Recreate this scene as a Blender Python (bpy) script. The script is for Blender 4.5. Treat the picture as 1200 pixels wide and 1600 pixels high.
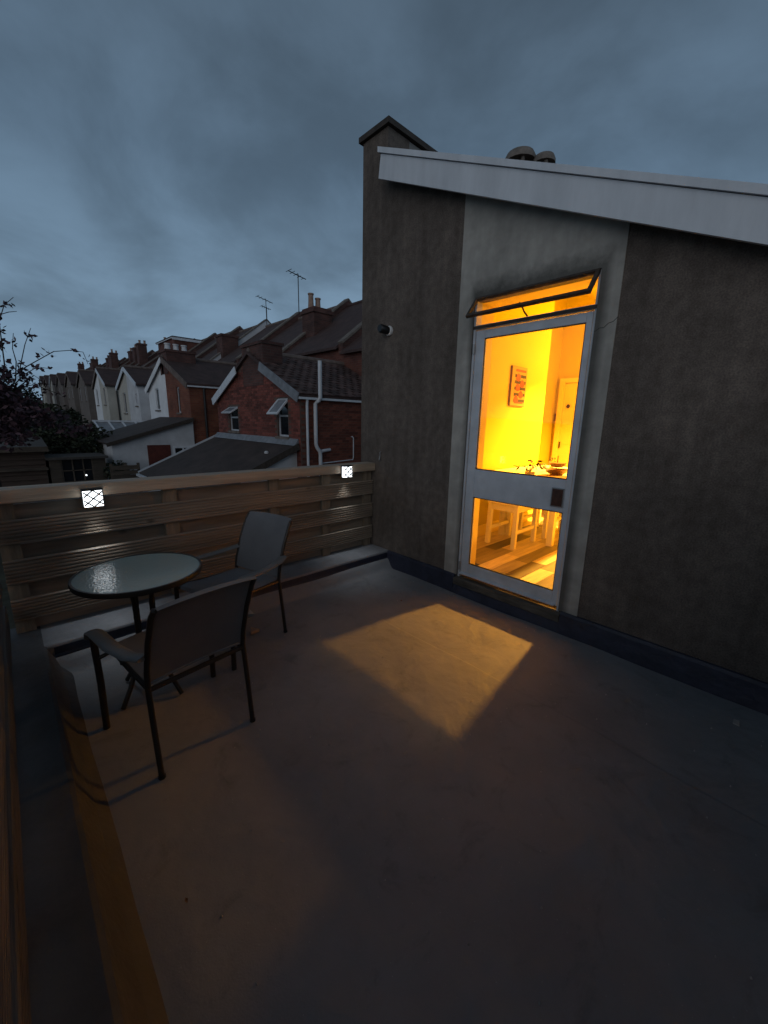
import bpy, math, random
from mathutils import Vector, Matrix
rnd = random.Random(7)
for o in list(bpy.data.objects):
    bpy.data.objects.remove(o, do_unlink=True)
sc = bpy.context.scene
COL = sc.collection
R = math.radians

# ------------------------------------------------------------------ camera
cam_d = bpy.data.cameras.new('camera')
cam = bpy.data.objects.new('camera', cam_d)
COL.objects.link(cam)
RR = Vector((0.72689114, -0.68643568, 0.02086457))
UU = Vector((0.13804191, 0.17580396, 0.97469862))
FF = Vector((0.67273598, 0.70561961, -0.22254724))
mw = Matrix((RR, UU, -FF)).transposed().to_4x4()
mw.translation = Vector((-2.7, -2.99, 1.43))
cam.matrix_world = mw
cam_d.sensor_fit = 'HORIZONTAL'
cam_d.sensor_width = 36.0
cam_d.lens = 619.37 / 1200 * 36.0
cam_d.clip_start = 0.02
cam_d.clip_end = 2000
sc.camera = cam

# ------------------------------------------------------------------ sky
w = bpy.data.worlds.new('World')
sc.world = w
w.use_nodes = True
nt = w.node_tree
for n in list(nt.nodes):
    nt.nodes.remove(n)
N = nt.nodes.new
L = nt.links.new
out = N('ShaderNodeOutputWorld')
bg = N('ShaderNodeBackground')
bg.inputs['Strength'].default_value = 0.1
L(bg.outputs[0], out.inputs[0])
sky = N('ShaderNodeTexSky')
sky.sky_type = 'NISHITA'
sky.sun_disc = False
sky.sun_elevation = R(3.0)
sky.sun_rotation = R(240)
tc = N('ShaderNodeTexCoord')
sep = N('ShaderNodeSeparateXYZ')
L(tc.outputs['Generated'], sep.inputs[0])
# overcast deck: brighter low down, darker overhead
ramp = N('ShaderNodeValToRGB')
L(sep.outputs['Z'], ramp.inputs[0])
cr = ramp.color_ramp
cr.elements[0].position = 0.0
cr.elements[0].color = (0.152, 0.238, 0.335, 1)
cr.elements[1].position = 1.0
cr.elements[1].color = (0.054, 0.080, 0.112, 1)
e = cr.elements.new(0.22); e.color = (0.142, 0.222, 0.312, 1)
e = cr.elements.new(0.45); e.color = (0.090, 0.142, 0.205, 1)
e = cr.elements.new(0.72); e.color = (0.064, 0.096, 0.134, 1)
# flattened coordinates so that the clouds spread into layers low down
za = N('ShaderNodeMath'); za.operation = 'MAXIMUM'; za.inputs[1].default_value = 0.0
L(sep.outputs['Z'], za.inputs[0])
zb_ = N('ShaderNodeMath'); zb_.operation = 'ADD'; zb_.inputs[1].default_value = 0.32
L(za.outputs[0], zb_.inputs[0])
cxy = N('ShaderNodeCombineXYZ'); L(zb_.outputs[0], cxy.inputs[0]); L(zb_.outputs[0], cxy.inputs[1]); L(zb_.outputs[0], cxy.inputs[2])
mp = N('ShaderNodeVectorMath'); mp.operation = 'DIVIDE'
L(tc.outputs['Generated'], mp.inputs[0]); L(cxy.outputs[0], mp.inputs[1])
n1 = N('ShaderNodeTexNoise'); n1.inputs['Scale'].default_value = 2.1; n1.inputs['Detail'].default_value = 6; n1.inputs['Roughness'].default_value = 0.54
L(mp.outputs[0], n1.inputs['Vector'])
n1.inputs['Distortion'].default_value = 0.35
r1 = N('ShaderNodeMapRange'); r1.interpolation_type = 'SMOOTHSTEP'; r1.inputs[1].default_value = 0.30; r1.inputs[2].default_value = 0.68
r1.inputs[3].default_value = 0.76; r1.inputs[4].default_value = 1.24
L(n1.outputs['Fac'], r1.inputs[0])
mul = N('ShaderNodeVectorMath'); mul.operation = 'SCALE'
L(ramp.outputs[0], mul.inputs[0]); L(r1.outputs[0], mul.inputs['Scale'])
mul2 = N('ShaderNodeVectorMath'); mul2.operation = 'SCALE'; mul2.inputs['Scale'].default_value = 10.8
L(mul.outputs[0], mul2.inputs[0])
mixs = N('ShaderNodeMix'); mixs.data_type = 'RGBA'; mixs.inputs[0].default_value = 0.97
L(sky.outputs[0], mixs.inputs[6]); L(mul2.outputs[0], mixs.inputs[7])
L(mixs.outputs[2], bg.inputs['Color'])

# afterglow of the overcast evening behind the camera, very soft
sun_d = bpy.data.lights.new('sun', 'SUN')
sun_d.energy = 0.48
sun_d.angle = R(70)
sun_d.color = (1.0, 0.92, 0.84)
sun = bpy.data.objects.new('sun', sun_d)
COL.objects.link(sun)
sun.rotation_euler = (R(76), 0, R(-58))

sc.view_settings.view_transform = 'Standard'
sc.view_settings.look = 'None'
sc.view_settings.exposure = 0.0
sc.view_settings.gamma = 1.0
sc.view_settings.use_curve_mapping = False
sc.cycles.use_denoising = True
sc.cycles.max_bounces = 8
sc.cycles.transparent_max_bounces = 12
sc.cycles.sample_clamp_indirect = 4.0
sc.cycles.caustics_reflective = False
sc.cycles.caustics_refractive = False

# ------------------------------------------------------------------ helpers
def V(*a): return Vector(a)

WL = {}

class MB:
    def __init__(s): s.v = []; s.f = []
    def add(s, vs, fs):
        b = len(s.v)
        s.v += [tuple(x) for x in vs]
        s.f += [tuple(i + b for i in f) for f in fs]
        return s
    def box(s, x0, x1, y0, y1, z0, z1):
        x0, x1 = min(x0, x1), max(x0, x1); y0, y1 = min(y0, y1), max(y0, y1); z0, z1 = min(z0, z1), max(z0, z1)
        return s.add([(x0,y0,z0),(x1,y0,z0),(x1,y1,z0),(x0,y1,z0),(x0,y0,z1),(x1,y0,z1),(x1,y1,z1),(x0,y1,z1)],
                     [(0,3,2,1),(4,5,6,7),(0,1,5,4),(1,2,6,5),(2,3,7,6),(3,0,4,7)])
    def prism(s, pts, axis, a, b):
        """pts: 2D outline; axis 0: (y,z) along x; 1: (x,z) along y; 2: (x,y) along z"""
        n = len(pts)
        def mk(p, t):
            return (t, p[0], p[1]) if axis == 0 else ((p[0], t, p[1]) if axis == 1 else (p[0], p[1], t))
        area = sum(pts[i][0]*pts[(i+1)%n][1] - pts[(i+1)%n][0]*pts[i][1] for i in range(n))
        if (area < 0) != (axis == 1): pts = pts[::-1]
        if a > b: a, b = b, a
        vs = [mk(p, a) for p in pts] + [mk(p, b) for p in pts]
        fs = [tuple(range(n))[::-1], tuple(range(n, 2*n))]
        for i in range(n):
            j = (i+1) % n
            fs.append((i, j, j+n, i+n))
        return s.add(vs, fs)
    def bar(s, p, q, wx, wz, up=(0,0,1)):
        """box from p to q, width wx sideways, wz along 'up'"""
        p = Vector(p); q = Vector(q); d = (q-p).normalized(); u = Vector(up)
        side = d.cross(u)
        if side.length < 1e-4: side = d.cross(Vector((1,0,0)))
        side.normalize(); u = side.cross(d).normalized()
        a = side*wx/2; b = u*wz/2
        vs = [p-a-b, p+a-b, p+a+b, p-a+b, q-a-b, q+a-b, q+a+b, q-a+b]
        return s.add(vs, [(0,1,2,3),(4,7,6,5),(0,4,5,1),(1,5,6,2),(2,6,7,3),(3,7,4,0)])
    def tube(s, path, r, n=8, r2=None, cap=True, flat=None):
        """swept circle (or ellipse: flat = (rx, rz)); r to r2 taper"""
        pts = [Vector(p) for p in path]; m = len(pts)
        ref = Vector((0,0,1))
        rings = []
        prev = None
        for i, p in enumerate(pts):
            d = (pts[min(i+1, m-1)] - pts[max(i-1, 0)]).normalized()
            if prev is None:
                side = d.cross(ref)
                if side.length < 0.05: side = d.cross(Vector((0,1,0)))
            else:
                side = prev - d*prev.dot(d)
            side.normalize(); prev = side
            up = side.cross(d).normalized()
            t = i/max(1, m-1)
            ra = r if r2 is None else r + (r2-r)*t
            rx, rz = (ra, ra) if flat is None else flat
            rings.append([p + side*rx*math.cos(2*math.pi*k/n) + up*rz*math.sin(2*math.pi*k/n) for k in range(n)])
        vs = [x for rg in rings for x in rg]; fs = []
        for i in range(m-1):
            for k in range(n):
                k2 = (k+1) % n
                fs.append((i*n+k, i*n+k2, (i+1)*n+k2, (i+1)*n+k))
        if cap:
            fs.append(tuple(range(n))[::-1]); fs.append(tuple((m-1)*n+k for k in range(n)))
        return s.add(vs, fs)
    def lathe(s, prof, cx, cy, n=24, axis='z'):
        vs = []; fs = []; m = len(prof)
        for r, z in prof:
            for k in range(n):
                a = 2*math.pi*k/n
                vs.append((cx+r*math.cos(a), cy+r*math.sin(a), z))
        for i in range(m-1):
            for k in range(n):
                k2 = (k+1) % n
                fs.append((i*n+k, i*n+k2, (i+1)*n+k2, (i+1)*n+k))
        fs.append(tuple(range(n))[::-1]); fs.append(tuple((m-1)*n+k for k in range(n)))
        return s.add(vs, fs)
    def quad(s, a, b, c, d): return s.add([a,b,c,d], [(0,1,2,3)])
    def build(s, name, m, parent=None, local=False, smooth=False, bevel=0):
        me = bpy.data.meshes.new(name)
        me.from_pydata(s.v, [], s.f)
        me.materials.append(m)
        me.update()
        if smooth:
            me.polygons.foreach_set('use_smooth', [True]*len(me.polygons))
        o = bpy.data.objects.new(name, me)
        COL.objects.link(o)
        if bevel:
            bv = o.modifiers.new('bevel', 'BEVEL'); bv.width = bevel; bv.segments = 2; bv.limit_method = 'ANGLE'; bv.angle_limit = R(40)
        if smooth and hasattr(me, 'set_sharp_from_angle'):
            me.set_sharp_from_angle(angle=R(40))
        attach(o, parent, local)
        return o

def attach(o, parent, local=False):
    if parent is not None:
        o.parent = parent
        if not local: o.location = -WL.get(parent.name, Vector((0,0,0)))
    WL[o.name] = Vector((0,0,0)) if not local else Vector((0,0,0))

def tag(o, label=None, cat=None, group=None, kind=None):
    if label: o['label'] = label
    if cat: o['category'] = cat
    if group: o['group'] = group
    if kind: o['kind'] = kind
    return o

def thing(name, label, cat, loc=(0,0,0), rotz=0, group=None):
    o = bpy.data.objects.new(name, None)
    o.empty_display_size = 0.2
    COL.objects.link(o)
    o.location = loc; o.rotation_euler = (0,0,rotz)
    WL[o.name] = Vector(loc)
    return tag(o, label, cat, group)

def copy_tree(o, parent=None):
    c = o.copy(); COL.objects.link(c)
    if parent is not None: c.parent = parent
    WL[c.name] = WL.get(o.name, Vector((0,0,0))).copy()
    for ch in list(o.children): copy_tree(ch, c)
    return c

# ------------------------------------------------------------------ materials
def mat(name, col, rough=0.7, var=0.25, scale=6.0, bump=0.0, bscale=60.0, metal=0.0, stretch=(1,1,1), col2=None,
        rand=0.0, spec=0.5, bdist=0.01, detail=6.0, island=False):
    m = bpy.data.materials.new(name); m.use_nodes = True
    t = m.node_tree; nodes = t.nodes; links = t.links
    b = nodes['Principled BSDF']
    b.inputs['Roughness'].default_value = rough
    b.inputs['Metallic'].default_value = metal
    b.inputs['Specular IOR Level'].default_value = spec
    c = nodes.new('ShaderNodeTexCoord')
    mpn = nodes.new('ShaderNodeMapping'); mpn.inputs['Scale'].default_value = stretch
    links.new(c.outputs['Object'], mpn.inputs[0])
    nz = nodes.new('ShaderNodeTexNoise'); nz.inputs['Scale'].default_value = scale; nz.inputs['Detail'].default_value = detail
    nz.inputs['Roughness'].default_value = 0.62
    links.new(mpn.outputs[0], nz.inputs['Vector'])
    fac = nz.outputs['Fac']
    rp = nodes.new('ShaderNodeValToRGB')
    c2 = col2 if col2 else tuple(min(1, x*(1+var)) for x in col)
    c1 = tuple(x*(1-var) for x in col) if col2 is None else col
    rp.color_ramp.elements[0].position = 0.3; rp.color_ramp.elements[0].color = (*c1, 1)
    rp.color_ramp.elements[1].position = 0.7; rp.color_ramp.elements[1].color = (*c2, 1)
    links.new(fac, rp.inputs[0])
    colout = rp.outputs[0]
    if rand > 0:
        oi = nodes.new('ShaderNodeObjectInfo')
        src = oi.outputs['Random']
        if island:
            g = nodes.new('ShaderNodeNewGeometry'); src = g.outputs['Random Per Island']
        mr = nodes.new('ShaderNodeMapRange'); mr.inputs[3].default_value = 1-rand; mr.inputs[4].default_value = 1+rand
        links.new(src, mr.inputs[0])
        sm = nodes.new('ShaderNodeVectorMath'); sm.operation = 'SCALE'
        links.new(colout, sm.inputs[0]); links.new(mr.outputs[0], sm.inputs['Scale'])
        colout = sm.outputs[0]
    links.new(colout, b.inputs['Base Color'])
    if bump > 0:
        n2 = nodes.new('ShaderNodeTexNoise'); n2.inputs['Scale'].default_value = bscale; n2.inputs['Detail'].default_value = 4
        links.new(mpn.outputs[0], n2.inputs['Vector'])
        bp = nodes.new('ShaderNodeBump'); bp.inputs['Strength'].default_value = bump; bp.inputs['Distance'].default_value = bdist
        links.new(n2.outputs['Fac'], bp.inputs['Height'])
        links.new(bp.outputs[0], b.inputs['Normal'])
    m['_col'] = 0
    return m

def parts_of(m):
    t = m.node_tree
    b = t.nodes['Principled BSDF']
    return t, b

def brick_mat(name, c1, c2, mortar, scale=1.0):
    m = bpy.data.materials.new(name); m.use_nodes = True
    t = m.node_tree; nodes = t.nodes; links = t.links
    b = nodes['Principled BSDF']; b.inputs['Roughness'].default_value = 0.85
    c = nodes.new('ShaderNodeTexCoord')
    s = nodes.new('ShaderNodeSeparateXYZ'); links.new(c.outputs['Object'], s.inputs[0])
    ad = nodes.new('ShaderNodeMath'); ad.operation = 'ADD'; links.new(s.outputs['X'], ad.inputs[0]); links.new(s.outputs['Y'], ad.inputs[1])
    cb = nodes.new('ShaderNodeCombineXYZ'); links.new(ad.outputs[0], cb.inputs['X']); links.new(s.outputs['Z'], cb.inputs['Y'])
    br = nodes.new('ShaderNodeTexBrick')
    br.inputs['Color1'].default_value = (*c1, 1); br.inputs['Color2'].default_value = (*c2, 1); br.inputs['Mortar'].default_value = (*mortar, 1)
    br.inputs['Scale'].default_value = 1.0; br.inputs['Mortar Size'].default_value = 0.006; br.inputs['Brick Width'].default_value = 0.225
    br.inputs['Row Height'].default_value = 0.075
    links.new(cb.outputs[0], br.inputs['Vector'])
    nz = nodes.new('ShaderNodeTexNoise'); nz.inputs['Scale'].default_value = 1.4; nz.inputs['Detail'].default_value = 8
    links.new(c.outputs['Object'], nz.inputs['Vector'])
    mr = nodes.new('ShaderNodeMapRange'); mr.inputs[1].default_value = 0.3; mr.inputs[2].default_value = 0.7; mr.inputs[3].default_value = 0.55; mr.inputs[4].default_value = 1.3
    links.new(nz.outputs['Fac'], mr.inputs[0])
    sm = nodes.new('ShaderNodeVectorMath'); sm.operation = 'SCALE'
    links.new(br.outputs['Color'], sm.inputs[0]); links.new(mr.outputs[0], sm.inputs['Scale'])
    links.new(sm.outputs[0], b.inputs['Base Color'])
    bp = nodes.new('ShaderNodeBump'); bp.inputs['Strength'].default_value = 0.6; bp.inputs['Distance'].default_value = 0.01; bp.invert = True
    links.new(br.outputs['Fac'], bp.inputs['Height']); links.new(bp.outputs[0], b.inputs['Normal'])
    return m

def glass_mat(name, tint=(1,1,1), rough=0.0):
    m = bpy.data.materials.new(name); m.use_nodes = True
    t = m.node_tree; nodes = t.nodes; links = t.links
    o = nodes['Material Output']; nodes.remove(nodes['Principled BSDF'])
    tr = nodes.new('ShaderNodeBsdfTransparent'); tr.inputs[0].default_value = (*tint, 1)
    gl = nodes.new('ShaderNodeBsdfGlossy'); gl.inputs['Roughness'].default_value = rough
    lw_ = nodes.new('ShaderNodeLayerWeight'); lw_.inputs[0].default_value = 0.5
    pw = nodes.new('ShaderNodeMath'); pw.operation = 'POWER'; pw.inputs[1].default_value = 5.0
    links.new(lw_.outputs['Facing'], pw.inputs[0])
    fr = nodes.new('ShaderNodeMath'); fr.operation = 'MULTIPLY_ADD'; fr.inputs[1].default_value = 0.9; fr.inputs[2].default_value = 0.02
    links.new(pw.outputs[0], fr.inputs[0])
    mx = nodes.new('ShaderNodeMixShader')
    links.new(fr.outputs[0], mx.inputs[0]); links.new(tr.outputs[0], mx.inputs[1]); links.new(gl.outputs[0], mx.inputs[2])
    links.new(mx.outputs[0], o.inputs[0])
    return m

def emit_mat(name, col, strength):
    m = bpy.data.materials.new(name); m.use_nodes = True
    t, b = parts_of(m)
    b.inputs['Base Color'].default_value = (0.8,0.8,0.8,1)
    b.inputs['Emission Color'].default_value = (*col, 1); b.inputs['Emission Strength'].default_value = strength
    return m

M = {}
# terrace membrane: grey paint, worn, with puddle stains and scuffs
def floor_material():
    m = mat('grey_membrane', (0.186,0.187,0.196), rough=0.62, var=0.16, scale=1.7, bump=0.4, bscale=8.0, bdist=0.02, detail=9)
    t, b = parts_of(m); nodes, links = t.nodes, t.links
    src = b.inputs['Base Color'].links[0].from_socket
    c = nodes.new('ShaderNodeTexCoord')
    # dark scuffs and stains
    n = nodes.new('ShaderNodeTexNoise'); n.inputs['Scale'].default_value = 5.5; n.inputs['Detail'].default_value = 10; n.inputs['Roughness'].default_value = 0.7; n.inputs['Distortion'].default_value = 0.8
    links.new(c.outputs['Object'], n.inputs['Vector'])
    mr = nodes.new('ShaderNodeMapRange'); mr.inputs[1].default_value = 0.55; mr.inputs[2].default_value = 0.75; mr.inputs[3].default_value = 1.0; mr.inputs[4].default_value = 0.68
    links.new(n.outputs['Fac'], mr.inputs[0])
    sm = nodes.new('ShaderNodeVectorMath'); sm.operation = 'SCALE'; links.new(src, sm.inputs[0]); links.new(mr.outputs[0], sm.inputs['Scale'])
    # pale grit
    v = nodes.new('ShaderNodeTexVoronoi'); v.inputs['Scale'].default_value = 38
    links.new(c.outputs['Object'], v.inputs['Vector'])
    m2 = nodes.new('ShaderNodeMapRange'); m2.inputs[1].default_value = 0.03; m2.inputs[2].default_value = 0.07; m2.inputs[3].default_value = 1.5; m2.inputs[4].default_value = 1.0
    links.new(v.outputs['Distance'], m2.inputs[0])
    s2 = nodes.new('ShaderNodeVectorMath'); s2.operation = 'SCALE'; links.new(sm.outputs[0], s2.inputs[0]); links.new(m2.outputs[0], s2.inputs['Scale'])
    links.new(s2.outputs[0], b.inputs['Base Color'])
    wv = nodes.new('ShaderNodeTexNoise'); wv.inputs['Scale'].default_value = 3.2; wv.inputs['Detail'].default_value = 2; wv.inputs['Distortion'].default_value = 1.6
    links.new(c.outputs['Object'], wv.inputs['Vector'])
    bw_ = nodes.new('ShaderNodeBump'); bw_.inputs['Strength'].default_value = 0.28; bw_.inputs['Distance'].default_value = 0.03
    links.new(wv.outputs['Fac'], bw_.inputs['Height']); links.new(bw_.outputs[0], b.inputs['Normal'].links[0].from_node.inputs['Normal'])
    # fine grain relief on top of the ripples
    old = b.inputs['Normal'].links[0].from_node
    n3 = nodes.new('ShaderNodeTexNoise'); n3.inputs['Scale'].default_value = 190; n3.inputs['Detail'].default_value = 3
    links.new(c.outputs['Object'], n3.inputs['Vector'])
    bp = nodes.new('ShaderNodeBump'); bp.inputs['Strength'].default_value = 0.35; bp.inputs['Distance'].default_value = 0.003
    links.new(n3.outputs['Fac'], bp.inputs['Height']); links.new(old.outputs[0], bp.inputs['Normal'])
    links.new(bp.outputs[0], b.inputs['Normal'])
    rr = nodes.new('ShaderNodeMapRange'); rr.inputs[3].default_value = 0.48; rr.inputs[4].default_value = 0.8
    links.new(n.outputs['Fac'], rr.inputs[0]); links.new(rr.outputs[0], b.inputs['Roughness'])
    return m
M['floor'] = floor_material()
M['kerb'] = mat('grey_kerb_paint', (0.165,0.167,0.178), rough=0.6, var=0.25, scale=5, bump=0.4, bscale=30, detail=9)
M['side_kerb'] = mat('shaded_kerb_paint', (0.050,0.049,0.053), rough=0.7, var=0.3, scale=4, bump=0.4, bscale=30, detail=9)  # kerb paint darkened to carry the shade along the left side
M['bitumen'] = mat('blue_black_bitumen', (0.022,0.025,0.045), rough=0.5, var=0.4, scale=9, bump=0.5, bscale=25)
def render_material(name, col, grain, stain):
    m = mat(name, col, rough=0.92, var=0.16, scale=2.2, bump=0.9 if grain else 0.12, bscale=170 if grain else 26, bdist=0.008, detail=10, spec=0.2)
    t, b = parts_of(m); nodes, links = t.nodes, t.links
    src = b.inputs['Base Color'].links[0].from_socket
    c = nodes.new('ShaderNodeTexCoord')
    n = nodes.new('ShaderNodeTexNoise'); n.inputs['Scale'].default_value = 120 if grain else 9; n.inputs['Detail'].default_value = 5
    links.new(c.outputs['Object'], n.inputs['Vector'])
    mr = nodes.new('ShaderNodeMapRange'); mr.inputs[1].default_value = 0.3; mr.inputs[2].default_value = 0.7; mr.inputs[3].default_value = 0.72 if grain else 0.9; mr.inputs[4].default_value = 1.28 if grain else 1.08
    links.new(n.outputs['Fac'], mr.inputs[0])
    sm = nodes.new('ShaderNodeVectorMath'); sm.operation = 'SCALE'; links.new(src, sm.inputs[0]); links.new(mr.outputs[0], sm.inputs['Scale'])
    res = sm.outputs[0]
    # broad patches, drip streaks and splash marks
    def band(vec_scale, sc_, lo, hi, src_):
        mp_ = nodes.new('ShaderNodeMapping'); mp_.inputs['Scale'].default_value = vec_scale
        links.new(c.outputs['Object'], mp_.inputs[0])
        nn = nodes.new('ShaderNodeTexNoise'); nn.inputs['Scale'].default_value = sc_; nn.inputs['Detail'].default_value = 7; nn.inputs['Roughness'].default_value = 0.6
        links.new(mp_.outputs[0], nn.inputs['Vector'])
        q_ = nodes.new('ShaderNodeMapRange'); q_.inputs[1].default_value = 0.36; q_.inputs[2].default_value = 0.64; q_.inputs[3].default_value = lo; q_.inputs[4].default_value = hi
        links.new(nn.outputs['Fac'], q_.inputs[0])
        sv = nodes.new('ShaderNodeVectorMath'); sv.operation = 'SCALE'; links.new(src_, sv.inputs[0]); links.new(q_.outputs[0], sv.inputs['Scale'])
        return sv.outputs[0]
    res = band((1,1,1), 1.3, 0.85, 1.15, res)
    res = band((6,6,0.5), 1.6, 0.84 if grain else 0.92, 1.12 if grain else 1.06, res)
    res = band((1,1,1), 16, 0.85 if grain else 0.95, 1.15 if grain else 1.05, res)
    if stain:   # black mould creeping up above the fanlight head, and damp at the foot
        sp = nodes.new('ShaderNodeSeparateXYZ'); links.new(c.outputs['Object'], sp.inputs[0])
        n5 = nodes.new('ShaderNodeTexNoise'); n5.inputs['Scale'].default_value = 15; n5.inputs['Detail'].default_value = 8; n5.inputs['Roughness'].default_value = 0.7
        links.new(c.outputs['Object'], n5.inputs['Vector'])
        a = nodes.new('ShaderNodeMath'); a.operation = 'MULTIPLY_ADD'; links.new(n5.outputs['Fac'], a.inputs[0]); a.inputs[1].default_value = -0.13; links.new(sp.outputs['Z'], a.inputs[2])
        f = nodes.new('ShaderNodeMapRange'); f.inputs[1].default_value = 2.295; f.inputs[2].default_value = 2.40; f.inputs[3].default_value = 0.36; f.inputs[4].default_value = 1.0
        links.new(a.outputs[0], f.inputs[0])
        up = nodes.new('ShaderNodeMath'); up.operation = 'LESS_THAN'; links.new(sp.outputs['Z'], up.inputs[0]); up.inputs[1].default_value = 2.32
        # only between the jambs
        ab = nodes.new('ShaderNodeMath'); ab.operation = 'ADD'; links.new(sp.outputs['Y'], ab.inputs[0]); ab.inputs[1].default_value = 1.55
        ab2 = nodes.new('ShaderNodeMath'); ab2.operation = 'ABSOLUTE'; links.new(ab.outputs[0], ab2.inputs[0])
        g = nodes.new('ShaderNodeMapRange'); g.inputs[1].default_value = 0.42; g.inputs[2].default_value = 0.50; g.inputs[3].default_value = 0.0; g.inputs[4].default_value = 1.0
        links.new(ab2.outputs[0], g.inputs[0])
        mx = nodes.new('ShaderNodeMath'); mx.operation = 'MAXIMUM'; links.new(f.outputs[0], mx.inputs[0]); links.new(g.outputs[0], mx.inputs[1])
        s3 = nodes.new('ShaderNodeVectorMath'); s3.operation = 'SCALE'; links.new(res, s3.inputs[0]); links.new(mx.outputs[0], s3.inputs['Scale'])
        res = s3.outputs[0]
    links.new(res, b.inputs['Base Color'])
    return m
M['rough_render'] = render_material('dark_roughcast_render', (0.136,0.111,0.095), True, False)
M['smooth_render'] = render_material('grey_smooth_render', (0.35,0.335,0.305), False, True)
M['pale_render'] = mat('pale_render', (0.25,0.24,0.225), rough=0.9, var=0.2, scale=3, bump=0.3, bscale=40)
M['white_board'] = mat('white_upvc', (0.60,0.63,0.67), rough=0.38, var=0.13, scale=4, stretch=(1,1.5,0.35), detail=9)
M['white_paint'] = mat('white_gloss_paint', (0.50,0.53,0.57), rough=0.4, var=0.14, scale=7, bump=0.12, bscale=30)
M['dark_timber'] = mat('dark_weathered_timber', (0.045,0.033,0.025), rough=0.75, var=0.5, scale=18, bump=0.5, bscale=60)
M['sill_timber'] = mat('weathered_sill_timber', (0.085,0.075,0.062), rough=0.85, var=0.55, scale=12, bump=0.7, bscale=45, stretch=(2,0.4,2), detail=9)
M['black_seal'] = mat('black_seal', (0.012,0.012,0.012), rough=0.5)
M['brown_plate'] = mat('brown_lock_plate', (0.06,0.022,0.012), rough=0.45, var=0.5, scale=40)
M['grey_metal'] = mat('grey_metal', (0.3,0.3,0.3), rough=0.4, metal=0.6)
M['glass'] = glass_mat('window_glass')
M['black_plastic'] = mat('black_plastic', (0.008,0.008,0.009), rough=0.4)
M['white_plastic'] = mat('white_plastic', (0.6,0.6,0.6), rough=0.4, var=0.05)
M['fence_wood'] = mat('brown_stained_decking', (0.225,0.180,0.138), rough=0.46, var=0.4, scale=5, bump=0.15, bscale=40, stretch=(0.25,3,3), rand=0.22, detail=9)
M['rail_wood'] = mat('weathered_rail_wood', (0.35,0.27,0.195), rough=0.6, var=0.4, scale=5, bump=0.4, bscale=40, stretch=(0.22,3,3), detail=9)
M['side_wood'] = mat('red_brown_boards', (0.095,0.076,0.066), rough=0.72, var=0.45, scale=5, bump=0.5, bscale=40, stretch=(3,0.25,3), rand=0.22, detail=9)
M['post_wood'] = mat('green_brown_posts', (0.20,0.155,0.11), rough=0.75, var=0.4, scale=8, bump=0.4, bscale=50, stretch=(3,3,0.3))
def knots(m, stretch):
    t, b = parts_of(m); nodes, links = t.nodes, t.links
    src = b.inputs['Base Color'].links[0].from_socket
    c = nodes.new('ShaderNodeTexCoord'); mp_ = nodes.new('ShaderNodeMapping'); mp_.inputs['Scale'].default_value = stretch
    links.new(c.outputs['Object'], mp_.inputs[0])
    v = nodes.new('ShaderNodeTexVoronoi'); v.inputs['Scale'].default_value = 2.6; links.new(mp_.outputs[0], v.inputs['Vector'])
    q_ = nodes.new('ShaderNodeMapRange'); q_.inputs[1].default_value = 0.03; q_.inputs[2].default_value = 0.11; q_.inputs[3].default_value = 0.3; q_.inputs[4].default_value = 1.0
    links.new(v.outputs['Distance'], q_.inputs[0])
    sv = nodes.new('ShaderNodeVectorMath'); sv.operation = 'SCALE'; links.new(src, sv.inputs[0]); links.new(q_.outputs[0], sv.inputs['Scale'])
    links.new(sv.outputs[0], b.inputs['Base Color'])
knots(M['fence_wood'], (1.2,2.2,2.2)); knots(M['rail_wood'], (1.0,2.2,2.2)); knots(M['side_wood'], (2.2,1.2,2.2))
M['led'] = emit_mat('solar_led_lens', (0.9,0.96,1.0), 2.8)
M['chair_metal'] = mat('dark_brown_metal', (0.03,0.024,0.021), rough=0.42, var=0.2, metal=0.3)
def sling():
    m = mat('charcoal_sling_fabric', (0.145,0.143,0.15), rough=0.8, var=0.15, scale=4)
    t, b = parts_of(m); nodes, links = t.nodes, t.links
    c = nodes.new('ShaderNodeTexCoord')
    ch = nodes.new('ShaderNodeTexChecker'); ch.inputs['Scale'].default_value = 260
    links.new(c.outputs['Object'], ch.inputs['Vector'])
    bp = nodes.new('ShaderNodeBump'); bp.inputs['Strength'].default_value = 0.4; bp.inputs['Distance'].default_value = 0.002
    links.new(ch.outputs['Fac'], bp.inputs['Height']); links.new(bp.outputs[0], b.inputs['Normal'])
    return m
M['sling'] = sling()
M['arm_metal'] = mat('grey_brown_armrest', (0.13,0.122,0.115), rough=0.5, var=0.15)
def table_glass():
    m = bpy.data.materials.new('hammered_table_glass'); m.use_nodes = True
    t, b = parts_of(m); nodes, links = t.nodes, t.links
    b.inputs['Base Color'].default_value = (0.40,0.50,0.47,1)
    b.inputs['Roughness'].default_value = 0.09
    b.inputs['IOR'].default_value = 1.5
    b.inputs['Transmission Weight'].default_value = 0.3
    c = nodes.new('ShaderNodeTexCoord')
    v = nodes.new('ShaderNodeTexVoronoi'); v.feature = 'SMOOTH_F1'; v.inputs['Scale'].default_value = 115
    links.new(c.outputs['Object'], v.inputs['Vector'])
    bp = nodes.new('ShaderNodeBump'); bp.inputs['Strength'].default_value = 0.45; bp.inputs['Distance'].default_value = 0.0019
    links.new(v.outputs['Distance'], bp.inputs['Height']); links.new(bp.outputs[0], b.inputs['Normal'])
    return m
M['table_glass'] = table_glass()
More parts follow.
